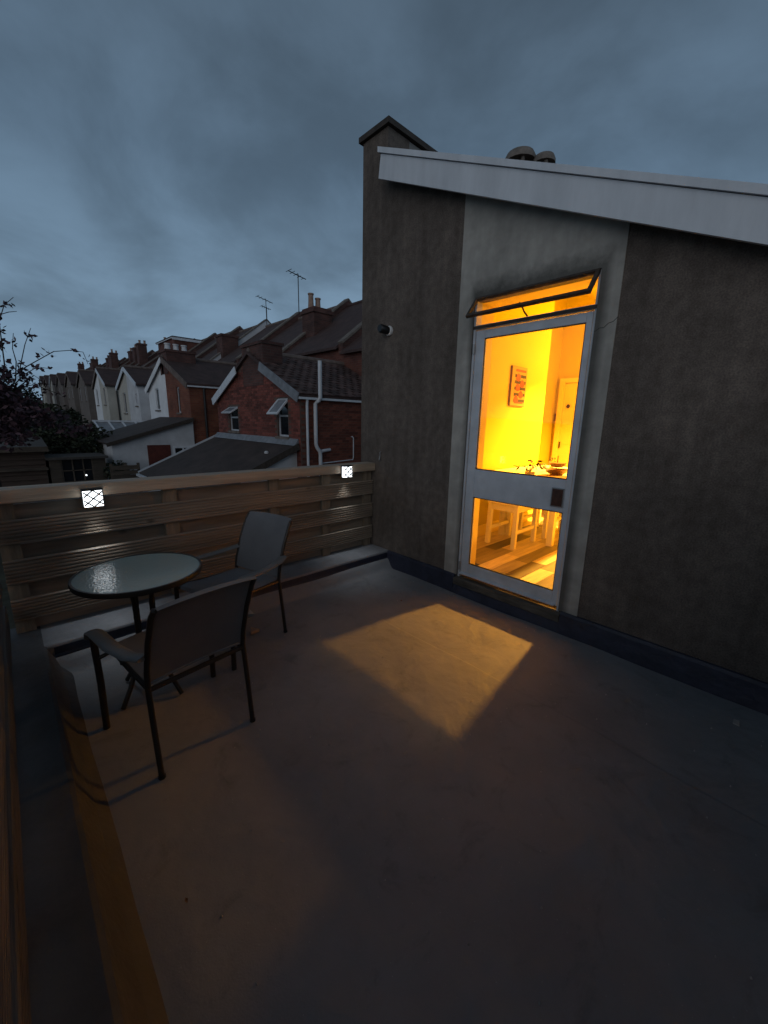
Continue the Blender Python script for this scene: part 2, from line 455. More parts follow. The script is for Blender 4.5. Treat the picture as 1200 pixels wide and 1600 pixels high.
# indoors
M['inner_wall'] = mat('ochre_wall_paint', (0.58,0.46,0.025), rough=0.8, var=0.03, scale=3)
M['inner_white'] = mat('cream_gloss_paint', (0.76,0.62,0.16), rough=0.5, var=0.04, scale=3)
M['furniture_white'] = mat('cream_furniture_paint', (0.82,0.78,0.5), rough=0.5, var=0.06)
M['plank'] = mat('oak_planks', (0.42,0.36,0.22), rough=0.5, var=0.3, scale=5, stretch=(0.4,4,1), rand=0.78)
M['grey_pot'] = mat('pale_pot', (0.5,0.4,0.25), rough=0.5)
M['leaf_dark'] = mat('house_plant_leaf', (0.035,0.013,0.006), rough=0.6, var=0.4)
M['bowl'] = mat('brown_bowl', (0.26,0.15,0.05), rough=0.4, var=0.3)
M['dark_brown'] = mat('dark_brown_print', (0.025,0.010,0.003), rough=0.7, var=0.1)
M['orange'] = mat('orange_print', (0.35,0.05,0.006), rough=0.7, var=0.2, scale=30)
M['paper'] = mat('cream_print_paper', (0.40,0.27,0.06), rough=0.8, var=0.04)
M['frame_edge'] = mat('picture_frame_edge', (0.15,0.09,0.02), rough=0.6)
M['bulb'] = emit_mat('warm_bulb', (1.0,0.45,0.06), 6.0)
# town
M['brick'] = brick_mat('red_brick', (0.115,0.035,0.026), (0.16,0.055,0.036), (0.12,0.075,0.06))
M['brick_warm'] = brick_mat('warm_red_brick', (0.17,0.045,0.025), (0.22,0.075,0.038), (0.15,0.085,0.06))
M['brick_dark'] = brick_mat('soot_brick', (0.075,0.032,0.028), (0.12,0.05,0.04), (0.09,0.07,0.06))
M['one_brick'] = mat('red_brick_piece', (0.15,0.045,0.028), rough=0.85, var=0.35, scale=30, rand=0.42)
M['gable_brick'] = mat('red_brick_gable', (0.17,0.048,0.035), rough=0.85, var=0.3, scale=2.0, rand=0.45, island=True)
M['mortar'] = mat('dark_mortar', (0.12,0.08,0.065), rough=0.9, var=0.3)
M['tile'] = mat('brown_clay_tile', (0.060,0.034,0.030), rough=0.8, var=0.35, scale=3, bump=0.3, bscale=40)
M['tile_piece'] = mat('brown_clay_tile_piece', (0.072,0.042,0.037), rough=0.8, var=0.4, scale=4, rand=0.45, island=True)
M['ridge'] = mat('ridge_tile', (0.15,0.115,0.10), rough=0.85, var=0.4, scale=5)
M['coping'] = mat('stone_coping', (0.17,0.145,0.125), rough=0.9, var=0.35, scale=5)
M['felt'] = mat('brown_felt_roof', (0.052,0.037,0.032), rough=0.85, var=0.35, scale=2.2, bump=0.3, bscale=30, detail=10)
M['lead'] = mat('grey_lead_flashing', (0.2,0.21,0.23), rough=0.5, var=0.3)
M['house_white'] = mat('white_house_render', (0.76,0.78,0.80), rough=0.85, var=0.12, scale=1.6, detail=9)
M['house_grey'] = mat('grey_white_house_render', (0.56,0.57,0.59), rough=0.85, var=0.16, scale=1.6, detail=9)
M['house_cream'] = mat('cream_house_render', (0.47,0.45,0.40), rough=0.85, var=0.16, scale=1.6, detail=9)
M['house_dim'] = mat('brown_house_render', (0.16,0.135,0.12), rough=0.85, var=0.2, scale=1.6)
M['dark_glass'] = mat('dark_window_glass', (0.012,0.014,0.018), rough=0.08, var=0.1, spec=0.8)
M['dark_pipe'] = mat('dark_pipe', (0.02,0.02,0.022), rough=0.5)
M['pot_clay'] = mat('buff_chimney_pot', (0.30,0.20,0.155), rough=0.85, var=0.25, scale=9)
M['brown_door'] = mat('red_brown_door', (0.10,0.022,0.014), rough=0.6, var=0.3)
M['shed_wood'] = mat('dark_shed_boards', (0.055,0.036,0.027), rough=0.85, var=0.4, scale=6, stretch=(0.4,1,3))
M['fence_dim'] = mat('old_fence_boards', (0.085,0.066,0.05), rough=0.85, var=0.4, scale=6, stretch=(0.4,1,3), rand=0.3)
M['shed_felt'] = mat('shed_felt', (0.07,0.062,0.055), rough=0.9, var=0.3)
M['ground'] = mat('garden_ground', (0.030,0.030,0.018), rough=1.0, var=0.6, scale=1.5, detail=8, bump=0.6, bscale=4, bdist=0.1)
M['bark'] = mat('bark', (0.035,0.028,0.024), rough=0.95, var=0.4, scale=20)
M['leaf_green'] = mat('dark_green_leaf', (0.022,0.030,0.013), rough=0.7, var=0.5, scale=2.5, rand=0.5, island=True)
M['leaf_purple'] = mat('purple_leaf', (0.070,0.036,0.046), rough=0.7, var=0.5, scale=2.5, rand=0.5, island=True)
M['cowl'] = mat('grey_buff_cowl', (0.17,0.145,0.125), rough=0.8, var=0.3, scale=14)
M['litter'] = mat('pale_litter', (0.35,0.33,0.31), rough=0.8)
M['offcut'] = mat('wood_offcut', (0.30,0.22,0.15), rough=0.8, var=0.3, scale=20)
M['leaf_dry'] = mat('dry_leaf', (0.16,0.08,0.035), rough=0.8, var=0.3, scale=30)

# ================================================================== GROUND
def gz(y): return -2.7 + 0.07*max(-20, min(95, y))
g = MB(); nx, ny = 40, 90
for j in range(ny+1):
    for i in range(nx+1):
        x = -160 + 320*i/nx; y = -30 + 330*j/ny
        g.v.append((x, y, gz(y) + 0.10*math.sin(x*0.7)*math.cos(y*0.9)))
for j in range(ny):
    for i in range(nx):
        a = j*(nx+1)+i; g.f.append((a, a+1, a+nx+2, a+nx+1))
tag(g.build('ground', M['ground'], smooth=True), kind='structure')

# ================================================================== TERRACE
X0, Y1 = -2.95, -3.55
fl = MB(); nx, ny = 118, 148
for j in range(ny+1):
    for i in range(nx+1):
        x = X0 + (0.0-X0)*i/nx; y = Y1 + (0.1-Y1)*j/ny
        z = 0.004*math.sin(x*3.1+1)*math.cos(y*2.3) + 0.003*math.sin(x*7.3+y*5.1) + 0.0016*math.sin(x*17+2*y)*math.sin(13*y)
        t_ = max(0.0, min(1.0, (y+0.36)/0.112)); z += 0.088*t_*t_*(3-2*t_)
        fl.v.append((x, y, z))
for j in range(ny):
    for i in range(nx):
        a = j*(nx+1)+i; fl.f.append((a, a+1, a+nx+2, a+nx+1))
tag(fl.build('terrace_floor', M['floor'], smooth=True), kind='structure')
k = MB()
prof = [(0.12,-0.06),(0.12,0.155),(-0.232,0.155),(-0.240,0.150),(-0.245,0.140),(-0.245,-0.06)]
k.prism(prof, 0, -2.72, -0.002)
kf = MB(); kf.prism([(-0.2452,-0.06),(-0.2452,0.136),(-0.251,0.095),(-0.258,0.085),(-0.2452,-0.06)][:4]+[(-0.258,-0.06)], 0, -2.655, -0.02)
tag(kf.build('kerb_face', M['bitumen']), kind='structure')
tag(k.build('kerb', M['kerb']), kind='structure')
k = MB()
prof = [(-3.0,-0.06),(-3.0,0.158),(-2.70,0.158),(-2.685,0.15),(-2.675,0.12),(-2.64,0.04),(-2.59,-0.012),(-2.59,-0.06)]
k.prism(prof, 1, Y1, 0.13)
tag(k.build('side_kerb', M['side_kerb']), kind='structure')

def lap(x0, name):
    q = MB(); n_ = 60
    for j in range(n_+1):
        y = -3.36 + (2.95)*j/n_; w_ = 0.012*math.sin(y*2.1)+0.006*math.sin(y*7+1)
        for (dx, z) in ((-0.30,-0.0030),(-0.014,0.0042),(0.0,0.0030),(0.016,-0.006)):
            xx = x0+w_+dx
            zz = 0.004*math.sin(xx*3.1+1)*math.cos(y*2.3) + 0.003*math.sin(xx*7.3+y*5.1) + 0.0016*math.sin(xx*17+2*y)*math.sin(13*y)
            q.v.append((xx, y, zz+z))
    for j in range(n_):
        for a in range(3):
            b_ = j*4+a; q.f.append((b_, b_+1, b_+5, b_+4))
    return tag(q.build(name, M['floor'], smooth=True), kind='structure')
lap(-0.84, 'membrane_lap')
# ================================================================== OUR HOUSE
house = thing('rendered_house', 'dark roughcast house end with white sloping fascia and lit glazed door onto the terrace', 'house', (0,0,0))
TH = 0.26
def roofz(y): return 3.405 + 0.4575*(y+0.136)      # underside of the fascia
wl = MB()
dy0, dy1, dz1 = -1.985, -1.082, 2.335
wl.prism([(dy1,-2.8),(0.21,-2.8),(0.21,3.84),(-0.11,3.84),(-0.11,roofz(-0.11)+0.08),(dy1,roofz(dy1)+0.08)], 0, 0, TH)
wl.prism([(dy0,dz1),(dy1,dz1),(dy1,roofz(dy1)+0.08),(dy0,roofz(dy0)+0.08)], 0, 0, TH)
wl.prism([(dy0,-2.8),(dy1,-2.8),(dy1,0.135),(dy0,0.135)], 0, 0, TH)
wl.prism([(-6.6,-2.8),(dy0,-2.8),(dy0,roofz(dy0)+0.08),(-6.6,roofz(-6.6)+0.08)], 0, 0, TH)
wl.build('wall', M['rough_render'], house)
sw = MB(); sw.box(TH, 6.5, 0.085, 0.208, -2.8, 3.835); sw.build('side_wall', M['rough_render'], house)
lw = MB(); lw.box(-3.02, -0.01, Y1, 0.13, -2.8, -0.065); lw.build('lower_storey', M['rough_render'], house)
# smooth pale surround, proud of the roughcast
sr = MB()
sr.prism([(-1.094,0.15),(-0.955,0.15),(-0.957,roofz(-0.957)+0.05),(-1.094,roofz(-1.094)+0.05)], 0, -0.007, 0.0)
sr.prism([(-2.105,0.15),(-1.975,0.15),(-1.975,roofz(-1.975)+0.05),(-2.092,roofz(-2.092)+0.05)], 0, -0.007, 0.0)
sr.prism([(-1.975,2.335),(-1.094,2.335),(-1.094,roofz(-1.094)+0.05),(-1.975,roofz(-1.975)+0.05)], 0, -0.007, 0.0)
sr.build('smooth_surround', M['smooth_render'], house)
# parapet between the houses
pp = MB(); pp.box(TH, 6.5, -0.11, 0.083, 3.56, 3.835); pp.build('parapet', M['pale_render'], house)
cp = MB(); cp.box(-0.03, 6.5, -0.145, 0.24, 3.842, 3.885); cp.build('coping', M['dark_timber'], house)
rf = MB()
def rl(y, d): return roofz(y)+d
rf.prism([(-0.114,rl(-0.114,0.115)),(-6.8,rl(-6.8,0.115)),(-6.8,rl(-6.8,0.17)),(-0.114,rl(-0.114,0.17))], 0, -0.095, 6.5)
rf.build('roof', M['felt'], house)
so = MB()
so.prism([(-0.14,rl(-0.14,0.06)),(-6.7,rl(-6.7,0.06)),(-6.7,rl(-6.7,0.078)),(-0.14,rl(-0.14,0.078))], 0, -0.098, -0.009)
so.build('soffit', M['white_board'], house)
fa = MB()
fa.prism([(-0.136,rl(-0.136,0)),(-6.8,rl(-6.8,0)),(-6.8,rl(-6.8,0.178)),(-0.160,rl(-0.160,0.178))], 0, -0.125, -0.100)
fa.build('fascia', M['white_board'], house)
tr_ = MB()
tr_.prism([(-0.135,rl(-0.135,0.182)),(-6.8,rl(-6.8,0.182)),(-6.8,rl(-6.8,0.222)),(-0.135,rl(-0.135,0.222))], 0, -0.140, -0.05)
tr_.build('roof_edge_trim', M['white_board'], house)
shade_strip = MB()  # black strip standing in for the line of shade under the trim
shade_strip.prism([(-0.14,rl(-0.14,0.1785)),(-6.8,rl(-6.8,0.1785)),(-6.8,rl(-6.8,0.1815)),(-0.14,rl(-0.14,0.1815))], 0, -0.122, -0.06)
shade_strip.build('trim_shade_strip', M['black_seal'], house)
# upstand (bitumen skirting) along the wall foot
up = MB()
up.prism([(0,-0.04),(-0.055,-0.04),(-0.05,0.008),(-0.026,0.135),(-0.018,0.153),(0.0,0.153)], 1, -1.08, -0.24)
up.prism([(0,-0.04),(-0.055,-0.04),(-0.05,0.008),(-0.03,0.072),(0.0,0.072)], 1, -2.0, -1.08)
up.prism([(0,-0.04),(-0.055,-0.04),(-0.05,0.008),(-0.026,0.135),(-0.018,0.153),(0.0,0.153)], 1, -3.30, -2.0)
up.build('bitumen_upstand', M['bitumen'], house)
sl = MB(); sl.box(-0.042, 0.05, -1.998, -1.082, 0.0745, 0.136); sl.build('door_sill', M['sill_timber'], house, bevel=0.006)
q = MB(); zz_ = [(-1.978,1.985),(-2.005,2.004),(-2.028,2.002),(-2.052,2.024),(-2.078,2.030),(-2.099,2.052)]
for (ya_,za_),(yb_,zb__) in zip(zz_[:-1],zz_[1:]): q.bar((-0.0072,ya_,za_),(-0.0072,yb_,zb__),0.0016,0.0035)
q.build('hairline_crack', M['black_seal'], house)
# chimney stack on the party wall with two cowled pots
stk = MB(); stk.box(2.05, 2.75, -0.62, 0.07, 3.56, 4.02); stk.build('chimney_stack', M['brick_dark'], house)
def cowl_pot(px, py, z0, r, h):
    c = MB(); c.lathe([(r*0.72,z0),(r*0.72,z0+h*0.55),(r*0.8,z0+h*0.57),(r*0.8,z0+h*0.62)], px, py, 20)
    pot = c.build('chimney_pot', M['cowl'], house, smooth=True)
    d = MB()
    for q in range(4):
        a = math.pi/4 + q*math.pi/2
        d.box(px+r*0.72*math.cos(a)-0.015, px+r*0.72*math.cos(a)+0.015, py+r*0.72*math.sin(a)-0.015, py+r*0.72*math.sin(a)+0.015, z0+h*0.62, z0+h*0.84)
    d.lathe([(r*1.02,z0+h*0.80),(r*1.02,z0+h*0.86),(r*0.86,z0+h*0.95),(r*0.45,z0+h)], px, py, 20)
    d.build('cowl', M['cowl'], pot, smooth=True)
cowl_pot(2.32, 0.02, 4.02, 0.185, 0.62)
cowl_pot(2.42, -0.24, 4.02, 0.13, 0.53)

# ---- door frame, door, fanlight
fr = MB()
fr.box(0.005, 0.075, -1.112, -1.0945, 0.137, 2.333)
fr.box(0.005, 0.075, -1.9745, -1.958, 0.137, 2.333)
fr.box(0.004, 0.075, -1.957, -1.113, 2.118, 2.146)
fr.build('door_frame', M['white_paint'], house)
hd = MB()
hd.box(0.003, 0.08, -1.957, -1.113, 2.316, 2.334)
hd.box(-0.004, 0.003, -1.972, -1.098, 2.121, 2.141)
hd.build('fanlight_frame', M['dark_timber'], house)
ln = MB()   # plaster reveals through the thickness of the wall
ln.box(0.0755, TH, -1.10, -1.0825, 0.15, 2.333)
ln.box(0.0755, TH, -1.984, -1.966, 0.15, 2.333)
ln.box(0.0755, TH, -1.965, -1.101, 2.318, 2.333)
ln.build('door_lining', M['inner_white'], house)
door = bpy.data.objects.new('glazed_door', None); COL.objects.link(door); door.parent = house; door.location = (0.02, -1.115, 0.16); WL[door.name] = Vector(door.location)
DX0, DX1 = 0.012, 0.050
st = MB(); st.box(DX0, DX1, -1.19, -1.116, 0.165, 2.112); st.build('stile', M['white_paint'], door, bevel=0.003)
st = MB(); st.box(DX0, DX1, -1.9525, -1.915, 0.165, 2.112); st.build('stile', M['white_paint'], door, bevel=0.003)
for z0, z1 in ((2.052, 2.111), (0.846, 1.072), (0.166, 0.268)):
    st = MB(); st.box(DX0+0.001, DX1-0.001, -1.9145, -1.1905, z0, z1); st.build('rail', M['white_paint'], door, bevel=0.003)
for z0, z1 in ((1.0725, 2.0515), (0.2685, 0.8455)):
    gp = MB(); gp.box(0.028, 0.033, -1.9145, -1.1905, z0, z1); gp.build('glass_pane', M['glass'], door)
    bd = MB(); wd = 0.0055
    bd.box(0.019, 0.027, -1.914, -1.191, z0, z0+wd*1.4); bd.box(0.019, 0.027, -1.914, -1.191, z1-wd, z1)
    bd.box(0.019, 0.027, -1.914, -1.914+wd, z0+wd*1.4, z1-wd); bd.box(0.019, 0.027, -1.191-wd, -1.191, z0+wd*1.4, z1-wd)
    bd.build('glazing_bead', M['black_seal'], door)
lp = MB(); lp.box(0.005, 0.0115, -1.912, -1.826, 0.880, 1.012); lp.build('lock_plate', M['grey_metal'], door, bevel=0.002)
lp = MB(); lp.box(0.001, 0.0048, -1.905, -1.834, 0.888, 1.004); lp.build('lock_cover', M['brown_plate'], door)
for z in (0.24, 1.98):
    hg = MB(); hg.tube([(-0.004,-1.113,z-0.035),(-0.004,-1.113,z+0.035)], 0.009, 10); hg.build('hinge', M['grey_metal'], door)
wb = MB(); wb.prism([(0.0115,0.185),(-0.012,0.178),(-0.012,0.170),(0.0115,0.170)], 1, -1.94, -1.12); wb.build('weather_bar', M['white_paint'], door)
# top hung fanlight, pushed open
fan = bpy.data.objects.new('fanlight', None); COL.objects.link(fan); fan.parent = house; fan.location = (0.0, -1.535, 2.31); WL[fan.name] = Vector(fan.location)
ang = R(38); ca, sa = math.cos(ang), math.sin(ang)
def fpt(y, d, t=0):      # d down the leaf from the hinge, t outward normal
    return (-0.004 - sa*d - ca*t, y, 2.325 - ca*d + sa*t)
HL = 0.165
ly, ry = -1.102, -1.966
sa_ = MB()
for (a, b2) in (((ly,0.0),(ry,0.0)), ((ly,HL),(ry,HL))):
    sa_.bar(fpt(*a), fpt(*b2), 0.022, 0.022, up=(-ca,0,sa))
sa_.bar(fpt(ly-0.010,0.012), fpt(ly-0.010,HL-0.012), 0.020, 0.022, up=(-ca,0,sa))
sa_.bar(fpt(ry+0.010,0.012), fpt(ry+0.010,HL-0.012), 0.020, 0.022, up=(-ca,0,sa))
sa_.build('sash', M['dark_timber'], fan)
gg = MB(); a, b2, c, d = fpt(ly-0.02,0.011), fpt(ry+0.02,0.011), fpt(ry+0.02,HL-0.011), fpt(ly-0.02,HL-0.011)
gg.add([a,b2,c,d]+[tuple(Vector(q)+Vector((-ca,0,sa))*0.004) for q in (a,b2,c,d)], [(0,1,2,3),(7,6,5,4),(0,4,5,1),(1,5,6,2),(2,6,7,3),(3,7,4,0)])
gg.build('glass_pane', M['glass'], fan)
sy = MB(); sy.tube([fpt(-1.52,HL-0.01,0.012), fpt(-1.52,HL-0.02,-0.02), (-0.03,-1.52,2.165), (0.01,-1.52,2.152)], 0.006, 6)
sy.build('stay', M['dark_timber'], fan)

# ---- the dining room behind the door (parts of the house)
rm = MB()
rm.box(TH, 2.34, -0.60, 0.08, 0.19, 3.3)               # chimney breast side
rm.box(2.34, 4.3, 0.045, 0.082, 0.19, 3.4)
rm.box(4.1, 4.2, -3.3, 0.045, 0.19, 3.4)
rm.box(TH, 4.1, -3.3, -3.2, 0.19, 2.3)
rm.build('dining_room_wall', M['inner_wall'], house)
ce = MB(); ce.prism([(-3.3,rl(-3.3,0.02)),(0.08,rl(0.08,0.02)),(0.08,rl(0.08,0.06)),(-3.3,rl(-3.3,0.06))], 0, TH, 4.2); ce.build('ceiling', M['inner_white'], house)
inl = MB()
inl.box(TH, TH+0.012, -1.0825, -0.60, 0.19, 3.2); inl.box(TH, TH+0.012, -3.2, -1.9845, 0.19, 2.0); inl.box(TH, TH+0.012, -1.984, -1.083, 2.335, 2.7)
inl.build('inner_lining', M['inner_wall'], house)
fb = MB(); fb.box(0.0755, 4.2, -3.3, 0.06, 0.05, 0.1745)
dfl = fb.build('dining_room_floor', M['dark_brown'], house)
for row in range(17):
    y = -0.605 - row*0.135
    x = TH + 0.002 - rnd.random()*0.55
    if row >= 4 and row < 10: pass
    while x < 3.3:
        ln_ = 0.55 + rnd.random()*0.25
        xa, xb = max(x, 0.08 if -1.95 < y-0.133 and y < -1.10 else TH+0.014), x+ln_
        if xb-xa > 0.05:
            p = MB(); p.box(xa, xb-0.003, y-0.132, y, 0.175, 0.19 + rnd.uniform(-0.0006,0.0006)); p.build('plank', M['plank'], dfl)
        x = xb
sk = MB()
sk.box(TH+0.012, 2.355, -0.615, -0.6005, 0.191, 0.31); sk.box(TH+0.012, 2.355, -0.622, -0.6152, 0.191, 0.20)
sk.box(2.3405, 2.355, -0.60, 0.045, 0.191, 0.31)
sk.build('skirting_board', M['inner_white'], house)
# far door in its frame
fd = MB()
fd.box(4.02, 4.0995, -0.10, -0.03, 0.19, 2.17); fd.box(4.02, 4.0995, -0.92, -0.85, 0.19, 2.17); fd.box(4.02, 4.0995, -0.85, -0.10, 2.10, 2.17)
inner_door = fd.build('inner_door_frame', M['inner_white'], house)
dl = MB(); dl.box(4.085, 4.0995, -0.845, -0.102, 0.195, 2.095); dl.build('inner_door_leaf', M['inner_white'], inner_door)
dp = MB()
for (ya, yb) in ((-0.42,-0.14),(-0.78,-0.50)):
    for (za, zb) in ((0.35,0.95),(1.12,1.55),(1.66,2.02)):
        dp.box(4.080, 4.0848, ya, yb, za, zb)
dp.build('inner_door_panel', M['inner_white'], inner_door, bevel=0.004)
kn = MB(); kn.lathe([(0.0,1.70),(0.022,1.712),(0.028,1.735),(0.02,1.758),(0.0,1.765)], 4.06, -0.19, 10); kn.build('coat_hook', M['dark_brown'], inner_door)
hnd = MB(); hnd.tube([(4.07,-0.115,1.06),(4.07,-0.115,1.16)], 0.012, 8); hnd.build('door_handle', M['dark_brown'], inner_door)

# ================================================================== INDOOR THINGS
ls = MB(); ls.box(2.5665, 2.5775, -0.445, -0.39, 1.50, 1.62)
ls2 = ls.build('light_switch', M['frame_edge'])
ls2.location = (1.522, 0.425, 0.0)
tag(ls2, 'small light switch on the ochre wall beside the inner door', 'light switch')
# pendant lamp: the one that lights the terrace through the door
LP = Vector((2.6, -1.545, 2.42))
pend = thing('pendant_lamp', 'warm pendant lamp hanging over the dining table indoors', 'lamp', tuple(LP))
q = MB(); q.tube([LP+V(0,0,0.07), (LP.x,LP.y,rl(LP.y,0.02))], 0.004, 6); q.build('cord', M['black_plastic'], pend)
q = MB(); q.lathe([(0.03,LP.z+0.05),(0.035,LP.z+0.07),(0.02,LP.z+0.09)], LP.x, LP.y, 12); q.build('lamp_holder', M['white_plastic'], pend)
pl_d = bpy.data.lights.new('bulb_light', 'AREA'); pl_d.shape = 'DISK'; pl_d.size = 0.15; pl_d.energy = 345; pl_d.spread = R(132); pl_d.color = (1.0, 0.43, 0.06)
pl_o = bpy.data.objects.new('bulb_light', pl_d); COL.objects.link(pl_o); pl_o.parent = pend; pl_o.location = (0,0,-0.03)
gl_d = bpy.data.lights.new('globe_light', 'POINT'); gl_d.energy = 110; gl_d.shadow_soft_size = 0.09; gl_d.color = (1.0, 0.50, 0.03)
gl_o = bpy.data.objects.new('globe_light', gl_d); COL.objects.link(gl_o); gl_o.parent = pend; gl_o.location = (0,0,-0.14)
q = MB(); q.lathe([(0.075,LP.z-0.02),(0.085,LP.z-0.005),(0.085,LP.z+0.03),(0.03,LP.z+0.05)], LP.x, LP.y, 20); q.build('lamp_shade', M['white_plastic'], pend)

pic = thing('framed_print', 'framed print of orange fruit on dark bars hung on the yellow wall', 'picture', (1.62,-0.605,1.85))
# picture stands off the wall a little
px0, px1, pz0, pz1, pf = 1.455, 1.79, 1.632, 2.058, -0.622
q = MB(); q.box(px0, px1, pf+0.002, -0.601, pz0, pz1); q.build('frame', M['frame_edge'], pic)
q = MB(); q.box(px0+0.004, px1-0.004, pf-0.001, pf+0.0018, pz0+0.004, pz1-0.004); q.build('paper', M['paper'], pic)
q = MB(); bw = px1-px0
for i in range(5):
    zt = pz1-0.085-i*0.066
    q.box(px0+0.07, px1-0.02, pf-0.0025, pf-0.0012, zt-0.032, zt)
q.build('printed_bar', M['dark_brown'], pic)
q = MB()
for (u, v_) in ((0.42,0.27),(0.70,0.42),(0.42,0.52),(0.66,0.70),(0.36,0.82)):
    cx, cz = px0+u*bw, pz1-v_*(pz1-pz0)
    n = 14
    pts = [(cx+0.046*math.cos(2*math.pi*t/n)*(1-0.25*math.sin(2*math.pi*t/n)), cz+0.042*math.sin(2*math.pi*t/n)) for t in range(n)]
    q.prism(pts, 1, pf-0.0042, pf-0.0028)
q.build('printed_fruit', M['orange'], pic)
q = MB(); q.box(px0+0.08, px1-0.03, pf-0.0025, pf-0.0012, pz1-0.055, pz1-0.03); q.box(px0+0.09, px1-0.05, pf-0.0025, pf-0.0012, pz0+0.03, pz0+0.045)
q.build('printed_strip', M['orange'], pic)

tb = thing('dining_table', 'cream painted dining table with square legs inside the lit room', 'table', (1.6,-1.05,0.19))
q = MB(); q.box(0.86, 2.3, -1.50, -0.64, 0.905, 0.93); q.build('tabletop', M['furniture_white'], tb, bevel=0.004)
for (x, y) in ((1.33,-1.30),(1.33,-0.74),(2.2,-1.30),(2.2,-0.74)):
    q = MB(); q.box(x-0.03, x+0.03, y-0.03, y+0.03, 0.19, 0.904); q.build('leg', M['furniture_white'], tb)
q = MB(); q.box(1.361, 2.169, -1.29, -1.27, 0.83, 0.904); q.box(1.361, 2.169, -0.77, -0.75, 0.83, 0.904); q.box(1.32, 1.34, -1.269, -0.771, 0.83, 0.904)
q.build('apron', M['furniture_white'], tb)

def make_stool(ox, oy, label):
    t = thing('wooden_stool', label, 'stool', (ox,oy,0.19), 0, 'stools tucked under the dining table')
    q = MB(); q.box(-0.235,0.235,-0.175,0.175,0.44,0.47); q.build('seat', M['furniture_white'], t, local=True, bevel=0.004)
    for sx in (-1,1):
        for sy_ in (-1,1):
            q = MB(); q.bar((sx*0.215,sy_*0.15,0.0),(sx*0.205,sy_*0.145,0.439),0.042,0.042,up=(0,1,0)); q.build('leg', M['furniture_white'], t, local=True)
    q = MB()
    q.box(-0.185,0.185,-0.155,-0.137,0.37,0.435); q.box(-0.185,0.185,0.137,0.155,0.37,0.435)
    q.box(-0.214,-0.196,-0.125,0.125,0.37,0.435); q.box(0.196,0.214,-0.125,0.125,0.37,0.435)
    q.build('apron', M['furniture_white'], t, local=True)
    q = MB(); q.box(-0.188,0.188,-0.158,-0.138,0.15,0.185); q.box(-0.188,0.188,0.138,0.158,0.15,0.185); q.build('stretcher', M['furniture_white'], t, local=True)
    return t
s1 = make_stool(1.14,-0.955,'cream wooden stool at the near end of the dining table')
s2 = copy_tree(s1); s2.location = (1.78,-0.98,0.19); s2['label'] = 'cream wooden stool further under the dining table behind another stool'
dc = thing('dining_chair', 'cream slat back dining chair behind the bowls on the far side of the table', 'chair', (2.75,-1.02,0.19), 0)
q = MB(); q.box(-0.2,0.2,-0.2,0.2,0.44,0.47); q.build('seat', M['furniture_white'], dc, local=True)
for (x,y,h) in ((-0.18,-0.18,0.439),(-0.18,0.18,0.439),(0.18,-0.18,1.0),(0.18,0.18,1.0)):
    q = MB(); q.box(x-0.02,x+0.02,y-0.02,y+0.02,0.0 if h<0.5 else 0.0,h if h<0.5 else 0.439); q.build('leg', M['furniture_white'], dc, local=True)
q = MB(); q.box(0.162,0.198,-0.2,-0.165,0.4705,0.93); q.box(0.162,0.198,0.165,0.2,0.4705,0.93); q.box(0.162,0.198,-0.2,0.2,0.9305,1.0); q.box(0.165,0.195,-0.164,0.164,0.72,0.76)
q.build('back_frame', M['furniture_white'], dc, local=True)
for i in range(4):
    q = MB(); y = -0.12+0.08*i; q.box(0.17,0.19,y-0.015,y+0.015,0.7605,0.93); q.build('back_slat', M['furniture_white'], dc, local=True)

def leaf_quad(mb, p, d, nrm, ln, wd):
    d = d.normalized(); s = d.cross(nrm)
    if s.length < 1e-3: s = d.cross(Vector((0.3,0.2,1)))
    s.normalize()
    mb.add([p, p+d*ln*0.5+s*wd*0.5, p+d*ln, p+d*ln*0.5-s*wd*0.5], [(0,1,2,3)])
hp = thing('house_plant', 'small potted plant with drooping dark leaves on the dining table indoors', 'plant', (0.99,-1.17,0.93))
q = MB(); q.lathe([(0.03,0.0),(0.042,0.005),(0.048,0.05),(0.044,0.05)], 0, 0, 16); q.build('pot', M['grey_pot'], hp, local=True, smooth=True)
stems = MB(); lv = MB()
for i in range(13):
    a = rnd.random()*6.28; r_ = 0.04+0.085*rnd.random(); h = 0.08+0.10*rnd.random()
    tip = V(math.cos(a)*r_, math.sin(a)*r_, h)
    stems.tube([(0,0,0.045), (tip.x*0.4,tip.y*0.4,h*0.85), tuple(tip)], 0.002, 5)
    for _ in range(3):
        leaf_quad(lv, tip+V(rnd.uniform(-.01,.01),rnd.uniform(-.01,.01),0), V(math.cos(a)+rnd.uniform(-.8,.8), math.sin(a)+rnd.uniform(-.8,.8), rnd.uniform(-1.0,.2)), V(rnd.uniform(-.4,.4),rnd.uniform(-.4,.4),1), 0.075, 0.036)
stems.build('stem', M['leaf_dark'], hp, local=True); lv.build('leaves', M['leaf_dark'], hp, local=True)
bs = thing('bowl_stack', 'two tier wicker bowl on the right end of the dining table indoors', 'bowl', (1.36,-1.27,0.93))
q = MB(); q.lathe([(0.05,0.0),(0.055,0.004),(0.10,0.035),(0.112,0.065),(0.104,0.065),(0.08,0.03)], 0, 0, 24); q.build('lower_bowl', M['bowl'], bs, local=True, smooth=True)
q = MB(); q.lathe([(0.05,0.085),(0.055,0.09),(0.078,0.105),(0.084,0.128),(0.077,0.128)], 0, 0, 24); q.build('upper_bowl', M['bowl'], bs, local=True, smooth=True)
q = MB(); q.tube([(0,0,0.005),(0,0,0.20)], 0.005, 6); q.build('stem', M['bowl'], bs, local=True)
tr0 = MB(); tr0.lathe([(0.12,0.93),(0.15,0.937),(0.155,0.944),(0.12,0.94)], 1.15, -1.34, 24)
